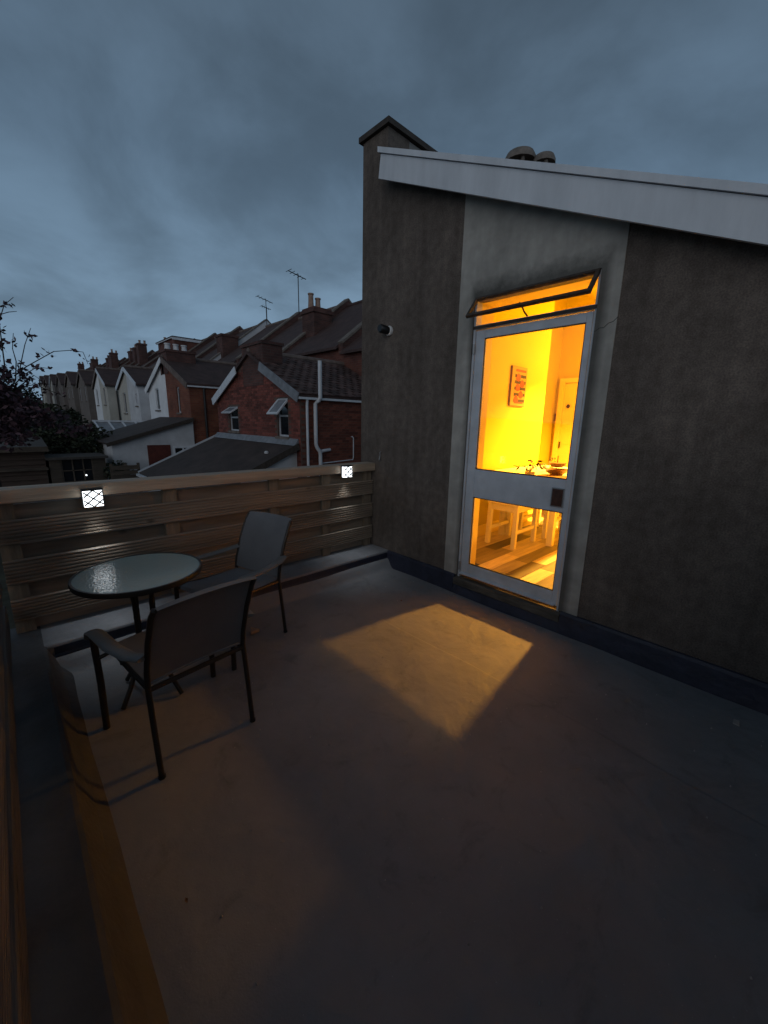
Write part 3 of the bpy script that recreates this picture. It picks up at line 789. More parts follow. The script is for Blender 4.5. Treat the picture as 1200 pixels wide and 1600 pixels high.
tag(tr0.build('serving_tray', M['bowl'], smooth=True), 'flat round brown tray on the dining table beside the wicker bowl', 'tray')
gp2 = thing('dried_flowers', 'bunch of dried orange brown flowers beside the wicker bowl', 'flowers', (1.62,-1.10,0.93))
q = MB(); q.lathe([(0.02,0.0),(0.028,0.01),(0.022,0.05),(0.026,0.06)], 0, 0, 12); q.build('vase', M['grey_pot'], gp2, local=True)
q = MB()
for i in range(26):
    a = rnd.random()*6.28; leaf_quad(q, V(0.05*math.cos(a)*rnd.random(),0.05*math.sin(a)*rnd.random(),0.06+0.08*rnd.random()), V(rnd.uniform(-1,1),rnd.uniform(-1,1),1), V(rnd.uniform(-1,1),1,0), 0.03, 0.015)
q.build('petals', M['leaf_dark'], gp2, local=True)

# ================================================================== THINGS ON THE WALL
cmr = thing('security_light', 'small black cylindrical security light on a white round base on the dark wall', 'security light', (-0.001,-0.185,2.235))
q = MB(); 
def lathe_x(mb, prof, cy, cz, n=20, tilt=(0,0,0)):
    base = len(mb.v); m = len(prof)
    for r_, x in prof:
        for k_ in range(n):
            a = 2*math.pi*k_/n
            mb.v.append((x, cy + r_*math.cos(a) + tilt[1]*x, cz + r_*math.sin(a) + tilt[2]*x))
    for i in range(m-1):
        for k_ in range(n):
            k2 = (k_+1) % n
            mb.f.append((base+i*n+k_, base+(i+1)*n+k_, base+(i+1)*n+k2, base+i*n+k2))
    mb.f.append(tuple(base+k_ for k_ in range(n))); mb.f.append(tuple(base+(m-1)*n+k_ for k_ in range(n))[::-1])
lathe_x(q, [(0.042,-0.001),(0.044,-0.012),(0.040,-0.022),(0.03,-0.026)], -0.185, 2.235); q.build('base', M['white_plastic'], cmr, smooth=True)
q = MB(); lathe_x(q, [(0.034,-0.024),(0.037,-0.04),(0.037,-0.095),(0.030,-0.105)], -0.185, 2.235, tilt=(0,-0.25,-0.12)); q.build('head', M['black_plastic'], cmr, smooth=True)
hk = MB(); hk.tube([(-0.002,-0.10,1.14),(-0.018,-0.10,1.13),(-0.014,-0.10,1.10),(-0.02,-0.095,1.06),(-0.008,-0.09,1.045)], 0.006, 6)
tag(hk.build('cable_hook', M['grey_metal']), 'little grey cable hook on the wall above the rail end', 'hook')

# ================================================================== FENCES
def grooved_board(a, b, z0, z1, back, axis):
    """decking board; a..b along, profile (depth d from front face, z); front face at d=0"""
    n = 6; gw = (z1-z0)/(n*2+1)
    prof = []
    z = z0
    prof.append((0.004, z0)); 
    for i in range(n):
        zc = z0 + gw*(2*i+1)
        prof += [(0.0, zc-gw*0.35), (0.0, zc), (0.010, zc+gw*0.25), (0.010, zc+gw*0.95), (0.0, zc+gw*1.2)]
    prof += [(0.0, z1-gw*0.4), (0.004, z1), (back, z1), (back, z0)]
    m = MB()
    if axis == 0: m.prism(prof, 0, a, b)
    else: m.prism([(-2.82 - d, z) for d, z in prof], 1, a, b)
    return m
fence = thing('slatted_fence', 'brown slatted deck board fence with flat top rail carrying two square lights', 'fence', (-1.38,0.05,0.155))
for z0, z1 in ((0.705,0.845),(0.468,0.610),(0.238,0.372)):
    grooved_board(-2.80, -0.012, z0, z1, 0.026, 0).build('board', M['fence_wood'], fence)
for z0, z1 in ((0.815,0.925),(0.585,0.690),(0.345,0.452),(0.160,0.225)):
    q = MB(); q.box(-2.80, -0.012, 0.061, 0.083, z0, z1); q.build('rear_board', M['fence_wood'], fence)
for x in (-2.755,-1.905,-1.10,-0.575,-0.062):
    q = MB(); q.box(x-0.045, x+0.045, 0.0275, 0.060, 0.156, 0.944); q.build('post', M['post_wood'], fence)
q = MB(); q.box(-2.93, 0.0-0.003, -0.022, 0.115, 0.945, 1.022); q.build('top_rail', M['rail_wood'], fence, bevel=0.004)
fence2 = thing('side_fence', 'red brown slatted fence running along the left edge of the terrace', 'fence', (-2.86,-3.0,0.158))
for z0, z1 in ((0.705,0.845),(0.468,0.610),(0.238,0.372)):
    grooved_board(-3.36, -0.03, z0, z1, 0.026, 1).build('board', M['side_wood'], fence2)
for z0, z1 in ((0.845,0.925),(0.600,0.690),(0.365,0.452),(0.165,0.222)):
    q = MB(); q.box(-2.93, -2.906, -3.36, -0.03, z0, z1); q.build('rear_board', M['side_wood'], fence2)
for y in (-0.9,-1.9,-2.9):
    q = MB(); q.box(-2.905, -2.8475, y-0.045, y+0.045, 0.159, 0.944); q.build('post', M['post_wood'], fence2)
q = MB(); q.box(-2.93, -2.805, -3.36, -0.0235, 0.945, 1.022); q.build('top_rail', M['side_wood'], fence2, bevel=0.004)

fence3 = thing('added_boarded_fence', 'added unseen boarded fence at the right side of the terrace, shading the near floor', 'fence', (-1.4,-3.40,0.0))  # out-of-view fence, added where the upstand turns; its solid boards shade the floor
for k_ in range(9):
    q = MB(); z0 = 0.10+0.145*k_; q.box(-2.93, -0.01, -3.42, -3.395, z0, z0+0.138); q.build('board', M['fence_wood'], fence3)
for x in (-2.8,-1.4,-0.1):
    q = MB(); q.box(x-0.045, x+0.045, -3.50, -3.4215, -0.05, 1.40); q.build('post', M['post_wood'], fence3)
q = MB(); q.box(-2.95, -0.01, -3.50, -3.38, 1.405, 1.45); q.build('top_rail', M['rail_wood'], fence3)

def solar_light(x, z, label, tilt=0):
    t = thing('solar_light', label, 'light', (x,-0.0225,z), 0, 'lit square lights on the fence rail')
    q = MB(); q.box(-0.052,0.052,-0.012,-0.0005,-0.056,0.060); q.box(-0.052,0.052,-0.050,-0.0125,0.049,0.060); q.build('housing', M['black_plastic'], t, local=True)
    q = MB(); q.box(-0.047,0.047,-0.043,-0.0125,-0.050,0.0485); q.build('lens', M['led'], t, local=True)
    q = MB(); W, H = 0.047, 0.049
    def clip_line(c, s_):      # lines x*s_ + z = c inside the square
        pts = []
        for zz in (-H, H):
            xx = (c-zz)/s_
            if -W <= xx <= W: pts.append((xx, zz))
        for xx in (-W, W):
            zz = c - xx*s_
            if -H < zz < H: pts.append((xx, zz))
        return pts[:2] if len(pts) >= 2 else None
    for s_ in (0.85,-0.85):
        for c in (-0.05,0.0,0.05):
            pr_ = clip_line(c, s_)
            if pr_: q.bar((pr_[0][0],-0.0455,pr_[0][1]),(pr_[1][0],-0.0455,pr_[1][1]),0.0075,0.005,up=(0,1,0))
    q.build('guard_mesh', M['black_plastic'], t, local=True)
    ld = bpy.data.lights.new('led_light', 'AREA'); ld.shape = 'SQUARE'; ld.size = 0.05; ld.energy = 0.30; ld.spread = R(72); ld.color = (0.88,0.95,1.0)
    lo = bpy.data.objects.new('led_light', ld); COL.objects.link(lo); lo.parent = t; lo.location = (0,-0.034,-0.053); lo.rotation_euler = (R(-7),0,0)
    return t
solar_light(-2.352, 0.937, 'lit square mesh fronted light on the rail at the left, behind the round table')
solar_light(-0.388, 0.962, 'lit square mesh fronted light on the rail near the house wall')

# ================================================================== TABLE AND CHAIRS
TX, TY, TZ, TR = -2.291, -0.785, 0.670, 0.280
rt = thing('bistro_table', 'round hammered glass bistro table with dark metal rim and legs', 'table', (TX,TY,0))
q = MB(); q.lathe([(0.0005,TZ-0.006),(TR-0.006,TZ-0.006),(TR-0.006,TZ),(0.0005,TZ)], TX, TY, 64); q.build('glass_top', M['table_glass'], rt)
q = MB(); n = 64; prof = [(TR-0.0055,TZ-0.022),(TR+0.004,TZ-0.022),(TR+0.007,TZ-0.010),(TR+0.004,TZ+0.003),(TR-0.0055,TZ+0.003)]
for r_, z in prof:
    for k_ in range(n): q.v.append((TX+r_*math.cos(2*math.pi*k_/n), TY+r_*math.sin(2*math.pi*k_/n), z))
for i in range(len(prof)):
    for k_ in range(n):
        j = (i+1) % len(prof); k2 = (k_+1) % n
        q.f.append((i*n+k_, i*n+k2, j*n+k2, j*n+k_))
q.build('rim', M['chair_metal'], rt, smooth=True)
for i in range(4):
    a = R(30) + i*math.pi/2
    def pt(r_, z): return (TX+r_*math.cos(a), TY+r_*math.sin(a), z)
    q = MB(); q.tube([pt(0.235,TZ-0.028), pt(0.12,TZ-0.036), pt(0.065,TZ-0.07), pt(0.052,TZ-0.16), pt(0.052,0.34), pt(0.075,0.20), pt(0.13,0.09), pt(0.185,0.006)], 0.0115, 8)
    q.build('leg', M['chair_metal'], rt, smooth=True)
q = MB()
for zz in (0.30, 0.56):
    ring = [(TX+0.050*math.cos(2*math.pi*k_/20), TY+0.050*math.sin(2*math.pi*k_/20), zz) for k_ in range(21)]
    q.tube(ring, 0.007, 6, cap=False)
q.build('leg_ring', M['chair_metal'], rt, smooth=True)

def make_chair(loc, rotz, label):
    t = thing('sling_chair', label, 'chair', loc, rotz, 'sling garden chairs at the bistro table')
    cm = M['chair_metal']
    for s in (-1, 1):
        x = 0.208*s
        # rear leg continuing up as the back upright
        q = MB(); q.tube([(x*1.0,-0.235,0.0),(x,-0.215,0.20),(x*0.99,-0.195,0.40)], 0.0115, 10); q.build('leg', cm, t, local=True, smooth=True)
        q = MB(); q.tube([(x*0.99,-0.195,0.40),(x*0.99,-0.205,0.47),(x*0.985,-0.250,0.61),(x*0.975,-0.305,0.730),(x*0.96,-0.332,0.768)], 0.0115, 10); q.build('back_upright', cm, t, local=True, smooth=True)
        # front leg bends into the arm support
        q = MB(); q.tube([(x*1.25,0.235,0.0),(x*1.24,0.228,0.25),(x*1.26,0.222,0.42),(x*1.28,0.205,0.50)], 0.0145, 10); q.build('leg', cm, t, local=True, smooth=True)
        q = MB(); q.tube([(x*1.28,0.213,0.485),(x*1.285,0.195,0.518),(x*1.285,0.14,0.532),(x*1.26,-0.02,0.528),(x*1.17,-0.16,0.535),(x*1.04,-0.232,0.548)], 0.02, 12, flat=(0.031,0.009)); q.build('armrest', M['arm_metal'], t, local=True, smooth=True)
        q = MB(); q.tube([(x*0.97,-0.195,0.385),(x*0.98,0.0,0.390),(x*1.0,0.19,0.408),(x*1.0,0.225,0.395)], 0.011, 8); q.tube([(x*1.0,0.18,0.405),(x*1.25,0.222,0.37)], 0.009, 8); q.build('seat_rail', cm, t, local=True, smooth=True)
        q = MB(); q.tube([(x*1.0,-0.235,0.0),(x*1.0,-0.235,0.012)], 0.014, 10); q.build('foot_cap', M['black_plastic'], t, local=True)
        q = MB(); q.tube([(x*1.25,0.235,0.0),(x*1.25,0.235,0.012)], 0.014, 10); q.build('foot_cap', M['black_plastic'], t, local=True)
    q = MB(); q.tube([(-0.204,-0.195,0.385),(0.204,-0.195,0.385)], 0.011, 8); q.build('cross_rail', cm, t, local=True, smooth=True)
    q = MB(); q.tube([(-0.207,0.10,0.375),(0.207,0.10,0.375)], 0.009, 8); q.build('cross_rail', cm, t, local=True, smooth=True)
    # sling back: a shallow curved sheet with a rolled top
    def sheet(path, half, thick, sag, name):
        m = MB(); nu = 12; P_ = [Vector(p) for p in path]; mm = len(P_)
        for side in (0,1):
            for i, p in enumerate(P_):
                d = (P_[min(i+1,mm-1)]-P_[max(i-1,0)]).normalized(); nrm = Vector((0,-d.z,d.y))
                for u in range(nu+1):
                    f_ = u/nu*2-1
                    off = nrm*(thick*(0.5-side)) - nrm*sag*(1-f_*f_)
                    m.v.append((half[i]*f_, p.y+off.y, p.z+off.z))
        W_ = nu+1
        for i in range(mm-1):
            for u in range(nu):
                a_ = i*W_+u; m.f.append((a_,a_+1,a_+W_+1,a_+W_)); b_ = mm*W_+a_; m.f.append((b_+W_,b_+W_+1,b_+1,b_))
        for i in range(mm-1):
            for u in (0,nu):
                a_ = i*W_+u; b_ = mm*W_+a_; m.f.append((a_,a_+W_,b_+W_,b_))
        for i in (0,mm-1):
            for u in range(nu):
                a_ = i*W_+u; b_ = mm*W_+a_; m.f.append((a_,b_,b_+1,a_+1))
        return m.build(name, M['sling'], t, local=True, smooth=True)
    sheet([(0,-0.192,0.415),(0,-0.203,0.47),(0,-0.245,0.61),(0,-0.300,0.730),(0,-0.326,0.767),(0,-0.342,0.779),(0,-0.356,0.773)], [0.203,0.203,0.202,0.20,0.199,0.198,0.198], 0.004, 0.012, 'sling_back')
    sheet([(0,-0.185,0.398),(0,-0.05,0.396),(0,0.10,0.404),(0,0.19,0.417),(0,0.225,0.408),(0,0.235,0.392)], [0.198]*6, 0.004, -0.012, 'sling_seat')
    return t
chA = make_chair((-2.245,-1.165,0.0), R(7.5), 'charcoal sling chair in front of the round table with its back to the camera')
chB = copy_tree(chA)
chB.location = (-1.750,-0.60,0.0); chB.rotation_euler = (0,0,R(106))
chB['label'] = 'charcoal sling chair beside the fence turned towards the round table'

# bits lying on the terrace
q = MB(); q.prism([(-0.02,-0.014),(0.024,-0.010),(0.020,0.012),(-0.018,0.010)], 2, 0, 0.006)
o = q.build('paper_scrap', M['litter']); o.location = (-0.245,-2.985,0.004); tag(o, 'small pale scrap of paper on the floor by the right wall', 'litter')
q = MB(); q.prism([(-0.03,-0.03),(0.035,-0.02),(0.0,0.04)], 2, 0, 0.02)
o = q.build('wood_offcut', M['offcut']); o.location = (-1.635,-0.60,0.004); tag(o, 'small triangular wood offcut on the floor between the two chairs', 'wood offcut')
q = MB(); q.add([(0,-0.009,0.002),(0.005,0,0.005),(0,0.01,0.003),(-0.005,0,0.004)], [(0,1,2,3)])
o = q.build('dry_leaf', M['leaf_dry']); o.location = (-2.49,-1.94,0.003); tag(o, 'dry brown leaf on the terrace floor at lower left', 'leaf')
q = MB(); q.add([(0,-0.012,0.002),(0.009,0,0.010),(0,0.014,0.003),(-0.008,0,0.006)], [(0,1,2,3)])
o = q.build('dry_leaf', M['leaf_dry']); o.location = (-0.52,-0.93,0.003); tag(o, 'tiny dry leaf just beyond the lit patch of floor', 'leaf')

q = MB()
for _ in range(150):
    x, y = rnd.uniform(-2.5,-0.1), rnd.uniform(-3.2,-0.4); r_ = rnd.uniform(0.0015,0.0045)
    a = rnd.random()*3
    q.v += [(x+r_*math.cos(a),y+r_*math.sin(a),0.002),(x-r_*math.sin(a),y+r_*math.cos(a),0.002),(x-r_*math.cos(a),y-r_*math.sin(a),0.002),(x+r_*math.sin(a),y-r_*math.cos(a),0.002),(x,y,0.005+r_*1.2)]
    b_ = len(q.v)-5; q.f += [(b_,b_+1,b_+4),(b_+1,b_+2,b_+4),(b_+2,b_+3,b_+4),(b_+3,b_,b_+4)]
tag(q.build('grit', M['litter']), 'loose pale grit scattered over the grey terrace floor', 'grit', kind='stuff')
# ================================================================== TERRACED HOUSES
XR0, XR1 = 6.5, 13.5
pitch = 0.73
parties = [4.7,8.95,13.2,17.5,21.2,25.0,29.3,33.7,37.9,42.1,46.3,50.5,54.7,58.9,63.1,67.3,71.5,75.7,79.9,84.1,88.3]
def ridge_z(i):
    return [6.35,6.55,6.65,6.80,7.0,7.15,7.3][i] if i < 7 else 7.3 + 0.15*(i-6)
# pairs of rear outriggers: (centre party index, half width, eave z, apex z, right style, left style)
pairs = {1:(2.72,2.05,3.28,'brickA','brickA'), 3:(3.02,2.72,3.95,'brickB','white'), 5:(2.45,3.12,4.12,'greywhite','cream'), 7:(2.6,3.50,4.70,'cream','white')}
for k_ in range(9, 21, 2):
    pairs[k_] = (2.55, 3.55+0.21*(k_-7), 4.75+0.21*(k_-7), rnd.choice(['cream','dim','dim']), rnd.choice(['dim','cream','dim']))
STY = {'brickA':'brick','brickB':'brick_warm','white':'house_white','greywhite':'house_grey','cream':'house_cream','dim':'house_dim'}
LBL = {
 0:'red brick house end with white pipes and open window just beyond the fence',
 1:'red brick house half with small high window and white bargeboard left of the chimney gable',
 2:'orange brick house with narrow window and white walled shed roof extension',
 3:'white rendered house with dark window beside the orange brick gable',
 4:'pale grey rendered house with tiny window and white downpipe',
 5:'dim cream rendered house half left of the pale grey gable',
 6:'cream rendered house with flat roofed box dormer far down the row',
 7:'white gabled house with dark downpipe beyond the cream house',
}
XG = 3.0
HOUSES = []
def pot(mb_parent, x, y, z, h=0.5, r=0.11, m='pot_clay'):
    q = MB(); q.lathe([(r*1.05,z),(r*1.0,z+0.04),(r*0.85,z+h*0.5),(r*0.82,z+h-0.06),(r,z+h-0.05),(r,z+h),(r*0.7,z+h)], x, y, 12)
    return q.build('chimney_pot', M[m], mb_parent, smooth=True)
def build_house(i):
    y0, y1 = parties[i], parties[i+1]
    zr = ridge_z(i); ze = zr - pitch*3.5
    zb = gz((y0+y1)/2) - 0.4
    is_right = (i+1) in pairs           # right half of a pair whose party is y1? (nearer the camera)
    pk = i+1 if (i+1) in pairs else i
    right = pk == i+1                    # this house is the near (right) half
    hw, oe, oz, sr_, sl_ = pairs[pk]
    sty = sr_ if right else sl_
    wm = M[STY[sty]]
    yc = parties[pk]; yo = yc-hw if right else yc+hw
    lab = LBL.get(i, None)
    far = i >= 8
    if lab is None:
        names = ['dim','grey','cream','brown','pale','dull']
        lab = None
    h = thing('terraced_house', lab or 'distant terraced house in the row beyond the gardens', 'house', (8.0,(y0+y1)/2,zb), 0, 'terraced houses seen from behind')
    HOUSES.append(h)
    # main range
    q = MB(); q.prism([(XR0,zb),(XR1,zb),(XR1,ze),(10.0,zr),(XR0,ze)], 1, y0+0.002, y1-0.002); q.build('wall', M['brick'] if 'brick' in sty else M['brick_dark'] if sty=='dim' else wm, h)
    q = MB(); q.prism([(XR0-0.2,ze-0.10),(XR0-0.2,ze-0.01),(10.0,zr+0.14),(XR1+0.2,ze-0.01),(XR1+0.2,ze-0.10),(10.0,zr+0.02)], 1, y0+0.12, y1-0.12)
    q.build('roof', M['tile'], h)
    q = MB(); q.tube([(10.0,y0+0.12,zr+0.13),(10.0,y1-0.12,zr+0.13)], 0.11, 8); q.build('ridge_tiles', M['ridge'] if i != 1 else M['tile'], h)
    # parapet over the party wall at y1, raised above the roof
    zt = max(zr, ridge_z(min(i+1,19)))
    q = MB(); zte = zt - pitch*3.5
    q.prism([(XR0-0.1,zte-0.25),(XR0-0.1,zte+0.12),(10.0,zt+0.34),(XR1,zte+0.12),(XR1,zte-0.25)], 1, y1-0.118, y1+0.118)
    q.build('parapet', M['house_grey'] if i == 3 else M['brick_dark'], h)
    q = MB()
    q.bar((XR0-0.12,y1,zte+0.16-0.05),(10.0,y1,zt+0.38-0.02),0.30,0.07); q.bar((10.0,y1,zt+0.38-0.02),(XR1,y1,zte+0.11),0.30,0.07)
    q.build('parapet_coping', M['coping'], h)
    # chimney stack straddling the party wall
    sx = {0:8.4,1:7.62,2:9.6,3:7.15}.get(i, 8.2 + 0.6*math.sin(i*2.1))
    sw_, sl__ = (0.62,1.15) if i in (1,3) else (0.55,0.72)
    top = {0:6.2}.get(i, zt+0.22)
    if i in (2,4,5,6):
        pass
    elif i in (1,):
        q = MB(); q.box(7.62,8.55,y1-0.80,y1+0.13,4.0,5.92); q.box(7.56,8.61,y1-0.86,y1+0.19,5.921,6.06); q.box(7.62,8.55,y1-0.80,y1+0.13,6.061,6.14)
        ch = q.build('chimney', M['brick_dark'], h)
        for dx in (0.22,0.58): pot(ch, 7.62+dx, y1-0.25, 6.141, 0.62 if dx < 0.4 else 0.5, 0.13)
    elif i in (3,):
        q = MB(); q.box(7.05,8.0,y1-0.4,y1+0.4,4.3,5.95); q.box(7.0,8.05,y1-0.45,y1+0.45,5.951,6.08)
        q.build('chimney', M['brick_dark'], h)
    else:
        q = MB(); q.box(sx,sx+sl__,y1-0.4,y1+0.4,zt-1.6,top); q.box(sx-0.05,sx+sl__+0.05,y1-0.45,y1+0.45,top+0.001,top+0.14)
        ch = q.build('chimney', M['brick_dark'], h)
        for k__ in range(2): pot(ch, sx+0.25+0.42*k__, y1, top+0.141, 0.3+0.12*rnd.random(), 0.11)
    if i == 6:     # box dormer
        q = MB(); q.box(7.15,10.0,y0+0.15,y1-0.25,ze+0.6,7.0); dm = q.build('dormer', M['brick'], h)
        q = MB(); q.box(7.0,10.0,y0+0.05,y1-0.15,7.001,7.06); q.build('dormer_roof', M['felt'], dm)
        q = MB(); q.box(7.02,10.0,y0+0.08,y0+0.1495,6.82,7.0); q.box(7.02,7.10,y0+0.15,y1-0.16,6.93,7.0); q.build('dormer_fascia', M['white_board'], dm)
    # outrigger
    zb2 = zb
    body = MB(); ra, rb = (yo, yc-0.002) if right else (yc+0.002, yo)
    pts = [(yo,zb2),(yo,oe),(yc,oz),(yc,zb2)]
    body.prism(pts, 0, XG+0.12, XR0-0.002)
    body.build('outrigger_wall', wm, h)
    # gable leaf with window openings
    wins = []
    if i == 0: wins = [(6.84,7.42,0.96,2.0)]
    elif i == 1: wins = [(10.02,10.72,1.02,1.82)]
    elif i == 2: wins = [(15.72,16.1,1.62,2.68)]
    elif i == 3: wins = [(18.75,19.35,1.75,2.75)]
    elif i == 4: wins = [(22.95,23.30,2.0,2.65)]
    elif i == 5: wins = [(25.7,26.4,1.6,2.8)]
    else:
        wy = yc + (-1 if right else 1)*hw*0.55; wins = [(wy-0.35,wy+0.35,oe-1.3,oe-0.15)]
    (wa, wb_, wz0, wz1) = wins[0]
    lo, hi = min(yo,yc), max(yo,yc)
    q = MB()
    q.box(XG,XG+0.118,lo,hi,zb2,wz0); q.box(XG,XG+0.118,lo,wa,wz0,wz1); q.box(XG,XG+0.118,wb_,hi,wz0,wz1)
    q.prism([(yo,wz1),(yo,oe),(yc,oz),(yc,wz1)], 0, XG, XG+0.118)
    q.build('gable_wall', M['mortar'] if sty == 'brickA' else wm, h)
    # window
    q = MB(); t_ = 0.05
    fx = XG+0.05
    q.box(fx,fx+0.05,wa,wb_,wz0,wz0+t_); q.box(fx,fx+0.05,wa,wb_,wz1-t_,wz1); q.box(fx,fx+0.05,wa,wa+t_,wz0+t_,wz1-t_); q.box(fx,fx+0.05,wb_-t_,wb_,wz0+t_,wz1-t_)
    if i < 2:
        zm = wz0 + (wz1-wz0)*0.52; q.box(fx,fx+0.05,wa+t_,wb_-t_,zm,zm+t_)
    wn = q.build('window', M['white_paint'], h)
    q = MB(); q.box(fx+0.02,fx+0.03,wa+t_,wb_-t_,wz0+t_,wz1-t_); q.build('pane', M['dark_glass'], wn)
    q = MB(); q.box(XG-0.06,XG+0.05,wa-0.08,wb_+0.08,wz0-0.07,wz0-0.002); q.build('sill', M['coping'], wn)
    if i < 2:      # top sash standing open
        an = R(42 if i == 0 else 58); hs = (wz1-wz0)*(0.50 if i == 0 else 0.42); s_, c_ = math.sin(an), math.cos(an)
        A = V(fx-0.01,wa+0.0,wz1-0.03); B = V(fx-0.01,wb_,wz1-0.03); D = V(-s_*hs,0,-c_*hs)
        q = MB(); upn = (-c_,0,s_)
        q.bar(A,B,0.07,0.035,up=upn); q.bar(A+D,B+D,0.07,0.035,up=upn); q.bar(A+V(0,.03,0),A+D+V(0,.03,0),0.07,0.036,up=upn); q.bar(B-V(0,.03,0),B+D-V(0,.03,0),0.07,0.036,up=upn)
        q.build('open_sash', M['white_board'], wn)
        q = MB(); e_ = V(0,0.05,0); q.bar(A+e_+D*0.5+V(0,(wb_-wa)*0.0,0),B-e_+D*0.5,hs*0.82,0.006,up=upn); q.build('sash_pane', M['lead'], wn)
    # outrigger roof
    ov = 0.12
    dz_ = (oz-oe)/(hw)
    y_o = yo + (-ov if right else ov)
    zz = oe - dz_*ov
    roof = MB()
    roof.prism([(y_o,zz+0.01),(y_o,zz+0.09),(yc,oz+0.10),(yc,oz+0.015)], 0, XG-0.10, XR0+0.3)
    roof.build('outrigger_roof', M['tile'], h)
    if right:
        q = MB(); q.tube([(XG-0.05,yc,oz+0.10),(XR0+0.35,yc,oz+0.10)], 0.10, 8); q.build('outrigger_ridge', M['ridge'], h)
    q = MB(); sgn = -1 if right else 1
    bc = M['white_board'] if sty in ('brickA','greywhite','cream') else M['ridge']
    ystop = yc + sgn*(0.80 if sty == 'brickA' else 0.05)
    zst = oz - dz_*(0.80 if sty == 'brickA' else 0.05)
    q.bar((XG-0.125,y_o,zz-0.02),(XG-0.125,ystop,zst-0.02),0.03,0.24)
    if i == 0: bc = M['lead']
    if i == 3: bc = M['house_white']
    q.build('bargeboard', bc, h)
    q = MB(); q.box(XG-0.1,XR0+0.2,min(yo,y_o)-0.02 if right else yo,max(yo,y_o) if right else max(yo,y_o)+0.02,zz-0.05,zz+0.005)
    q.build('gutter', M['white_board'] if sty in ('brickA','brickB') else M['dark_pipe'], h)
    dpx = XG+0.55
    q = MB(); q.tube([(dpx,yo+sgn*0.06,zz-0.05),(dpx,yo+sgn*0.06,zb2)], 0.045, 8)
    q.build('downpipe', M['white_board'] if sty in ('greywhite',) else M['dark_pipe'], h) if i not in (0,1) else None
    return h, dict(yo=yo, yc=yc, oe=oe, oz=oz, zb=zb2, sgn=sgn, zz=zz)
INFO = {}
for i in range(0, 20):
    h, INFO[i] = build_house(i)
H0, H1, H2, H3, H4, H5 = HOUSES[:6]
# give the distant, lookalike houses something of their own
far_lab = ['ninth','tenth','eleventh','twelfth','thirteenth','fourteenth','fifteenth','sixteenth','seventeenth','eighteenth','nineteenth','twentieth']
for n_, h in enumerate(HOUSES[8:]):
    h['label'] = far_lab[n_] + ' house along the terraced row, counted away from the fence'

# --- nearest pair: real brickwork, tiles, pipes
q = MB(); q.box(3.02,5.45,INFO[0]['yo']-0.004,INFO[0]['yo'],0.05,1.98); q.build('mortar_bed', M['mortar'], H0)
bme = None; yb = INFO[0]['yo']-0.012
nb = 0
for r_ in range(25):
    z = 0.07+0.075*r_
    for c in range(11):
        x = 3.03+0.225*c+(0.1125 if r_ % 2 else 0)
        if x+0.215 > 5.45: continue
        if bme is None:
            q = MB(); q.box(0,0.215,0,0.008,0,0.065); o = q.build('brick', M['one_brick'], H0); bme = o.data
        else:
            o = bpy.data.objects.new('brick', bme); COL.objects.link(o); o.parent = H0
        o.location = Vector((x,yb+rnd.uniform(-.0015,.0015),z)) - WL[H0.name]
        nb += 1
def gable_bricks(H, info, win, name):
    q = MB(); yo, yc, oe, oz = info['yo'], info['yc'], info['oe'], info['oz']
    lo, hi = min(yo,yc), max(yo,yc); r_ = 0; z = -0.6
    while z < oz-0.1:
        y = lo + 0.005 - (0.1125 if r_ % 2 else 0)
        while y < hi:
            a, b2 = max(lo+0.003,y), min(hi-0.003,y+0.215)
            zt = oe + (oz-oe)*(1-abs((a+b2)/2-yc)/abs(yo-yc)) if True else 0
            if b2-a > 0.04 and z+0.065 < zt-0.02:
                wa, wb_, wz0, wz1 = win
                if not (b2 > wa and a < wb_ and z+0.065 > wz0-0.08 and z < wz1+0.01):
                    dx = rnd.uniform(-.002,.002)
                    q.box(XG-0.010+dx,XG-0.001,a,b2,z,z+0.065)
            y += 0.225
        z += 0.075; r_ += 1
    o = q.build(name, M['gable_brick'], H); o['kind'] = 'stuff'
gable_bricks(H0, INFO[0], (6.84,7.42,0.96,2.0), 'brickwork')
gable_bricks(H1, INFO[1], (10.02,10.72,1.02,1.82), 'brickwork')
# clay tiles on the near slope
i0 = INFO[0]
q = MB(); yo_, yc_ = i0['yo']-0.12, i0['yc']
sl_len = math.hypot(yc_-yo_, (i0['oz']+0.10)-(i0['zz']+0.09)); ud = Vector((0,(yc_-yo_)/sl_len,((i0['oz']+0.10)-(i0['zz']+0.09))/sl_len)); un = Vector((0,-ud.z,ud.y))
rows = int(sl_len/0.20)
for r_ in range(rows):
    for c in range(13):
        x = XG-0.10+0.27*c + (0.135 if r_ % 2 else 0)
        if x > XR0: continue
        b0 = Vector((x,yo_,i0['zz']+0.09)) + ud*(0.20*r_ - 0.03)
        lift = rnd.uniform(0.012,0.022)
        tx = V(0.262,0,0)
        a_, b_, c_, d_ = b0+un*lift, b0+tx+un*lift, b0+tx+ud*0.24+un*0.003, b0+ud*0.24+un*0.003
        m_ = b0+tx*0.5+un*(lift+0.022); m2 = b0+tx*0.5+ud*0.24+un*0.022
        q.add([a_,m_,b_,c_,m2,d_,b0+un*0.0,b0+tx], [(0,1,4,5),(1,2,3,4),(0,6,7,2,1)])
o = q.build('roof_tiles', M['tile_piece'], H0); o['kind'] = 'stuff'
# party chimney on the gable
q = MB(); q.box(2.985,3.62,8.12,9.45,2.4,3.52); q.box(2.95,3.66,8.08,9.49,3.521,3.60); q.build('gable_chimney', M['brick_dark'], H0)
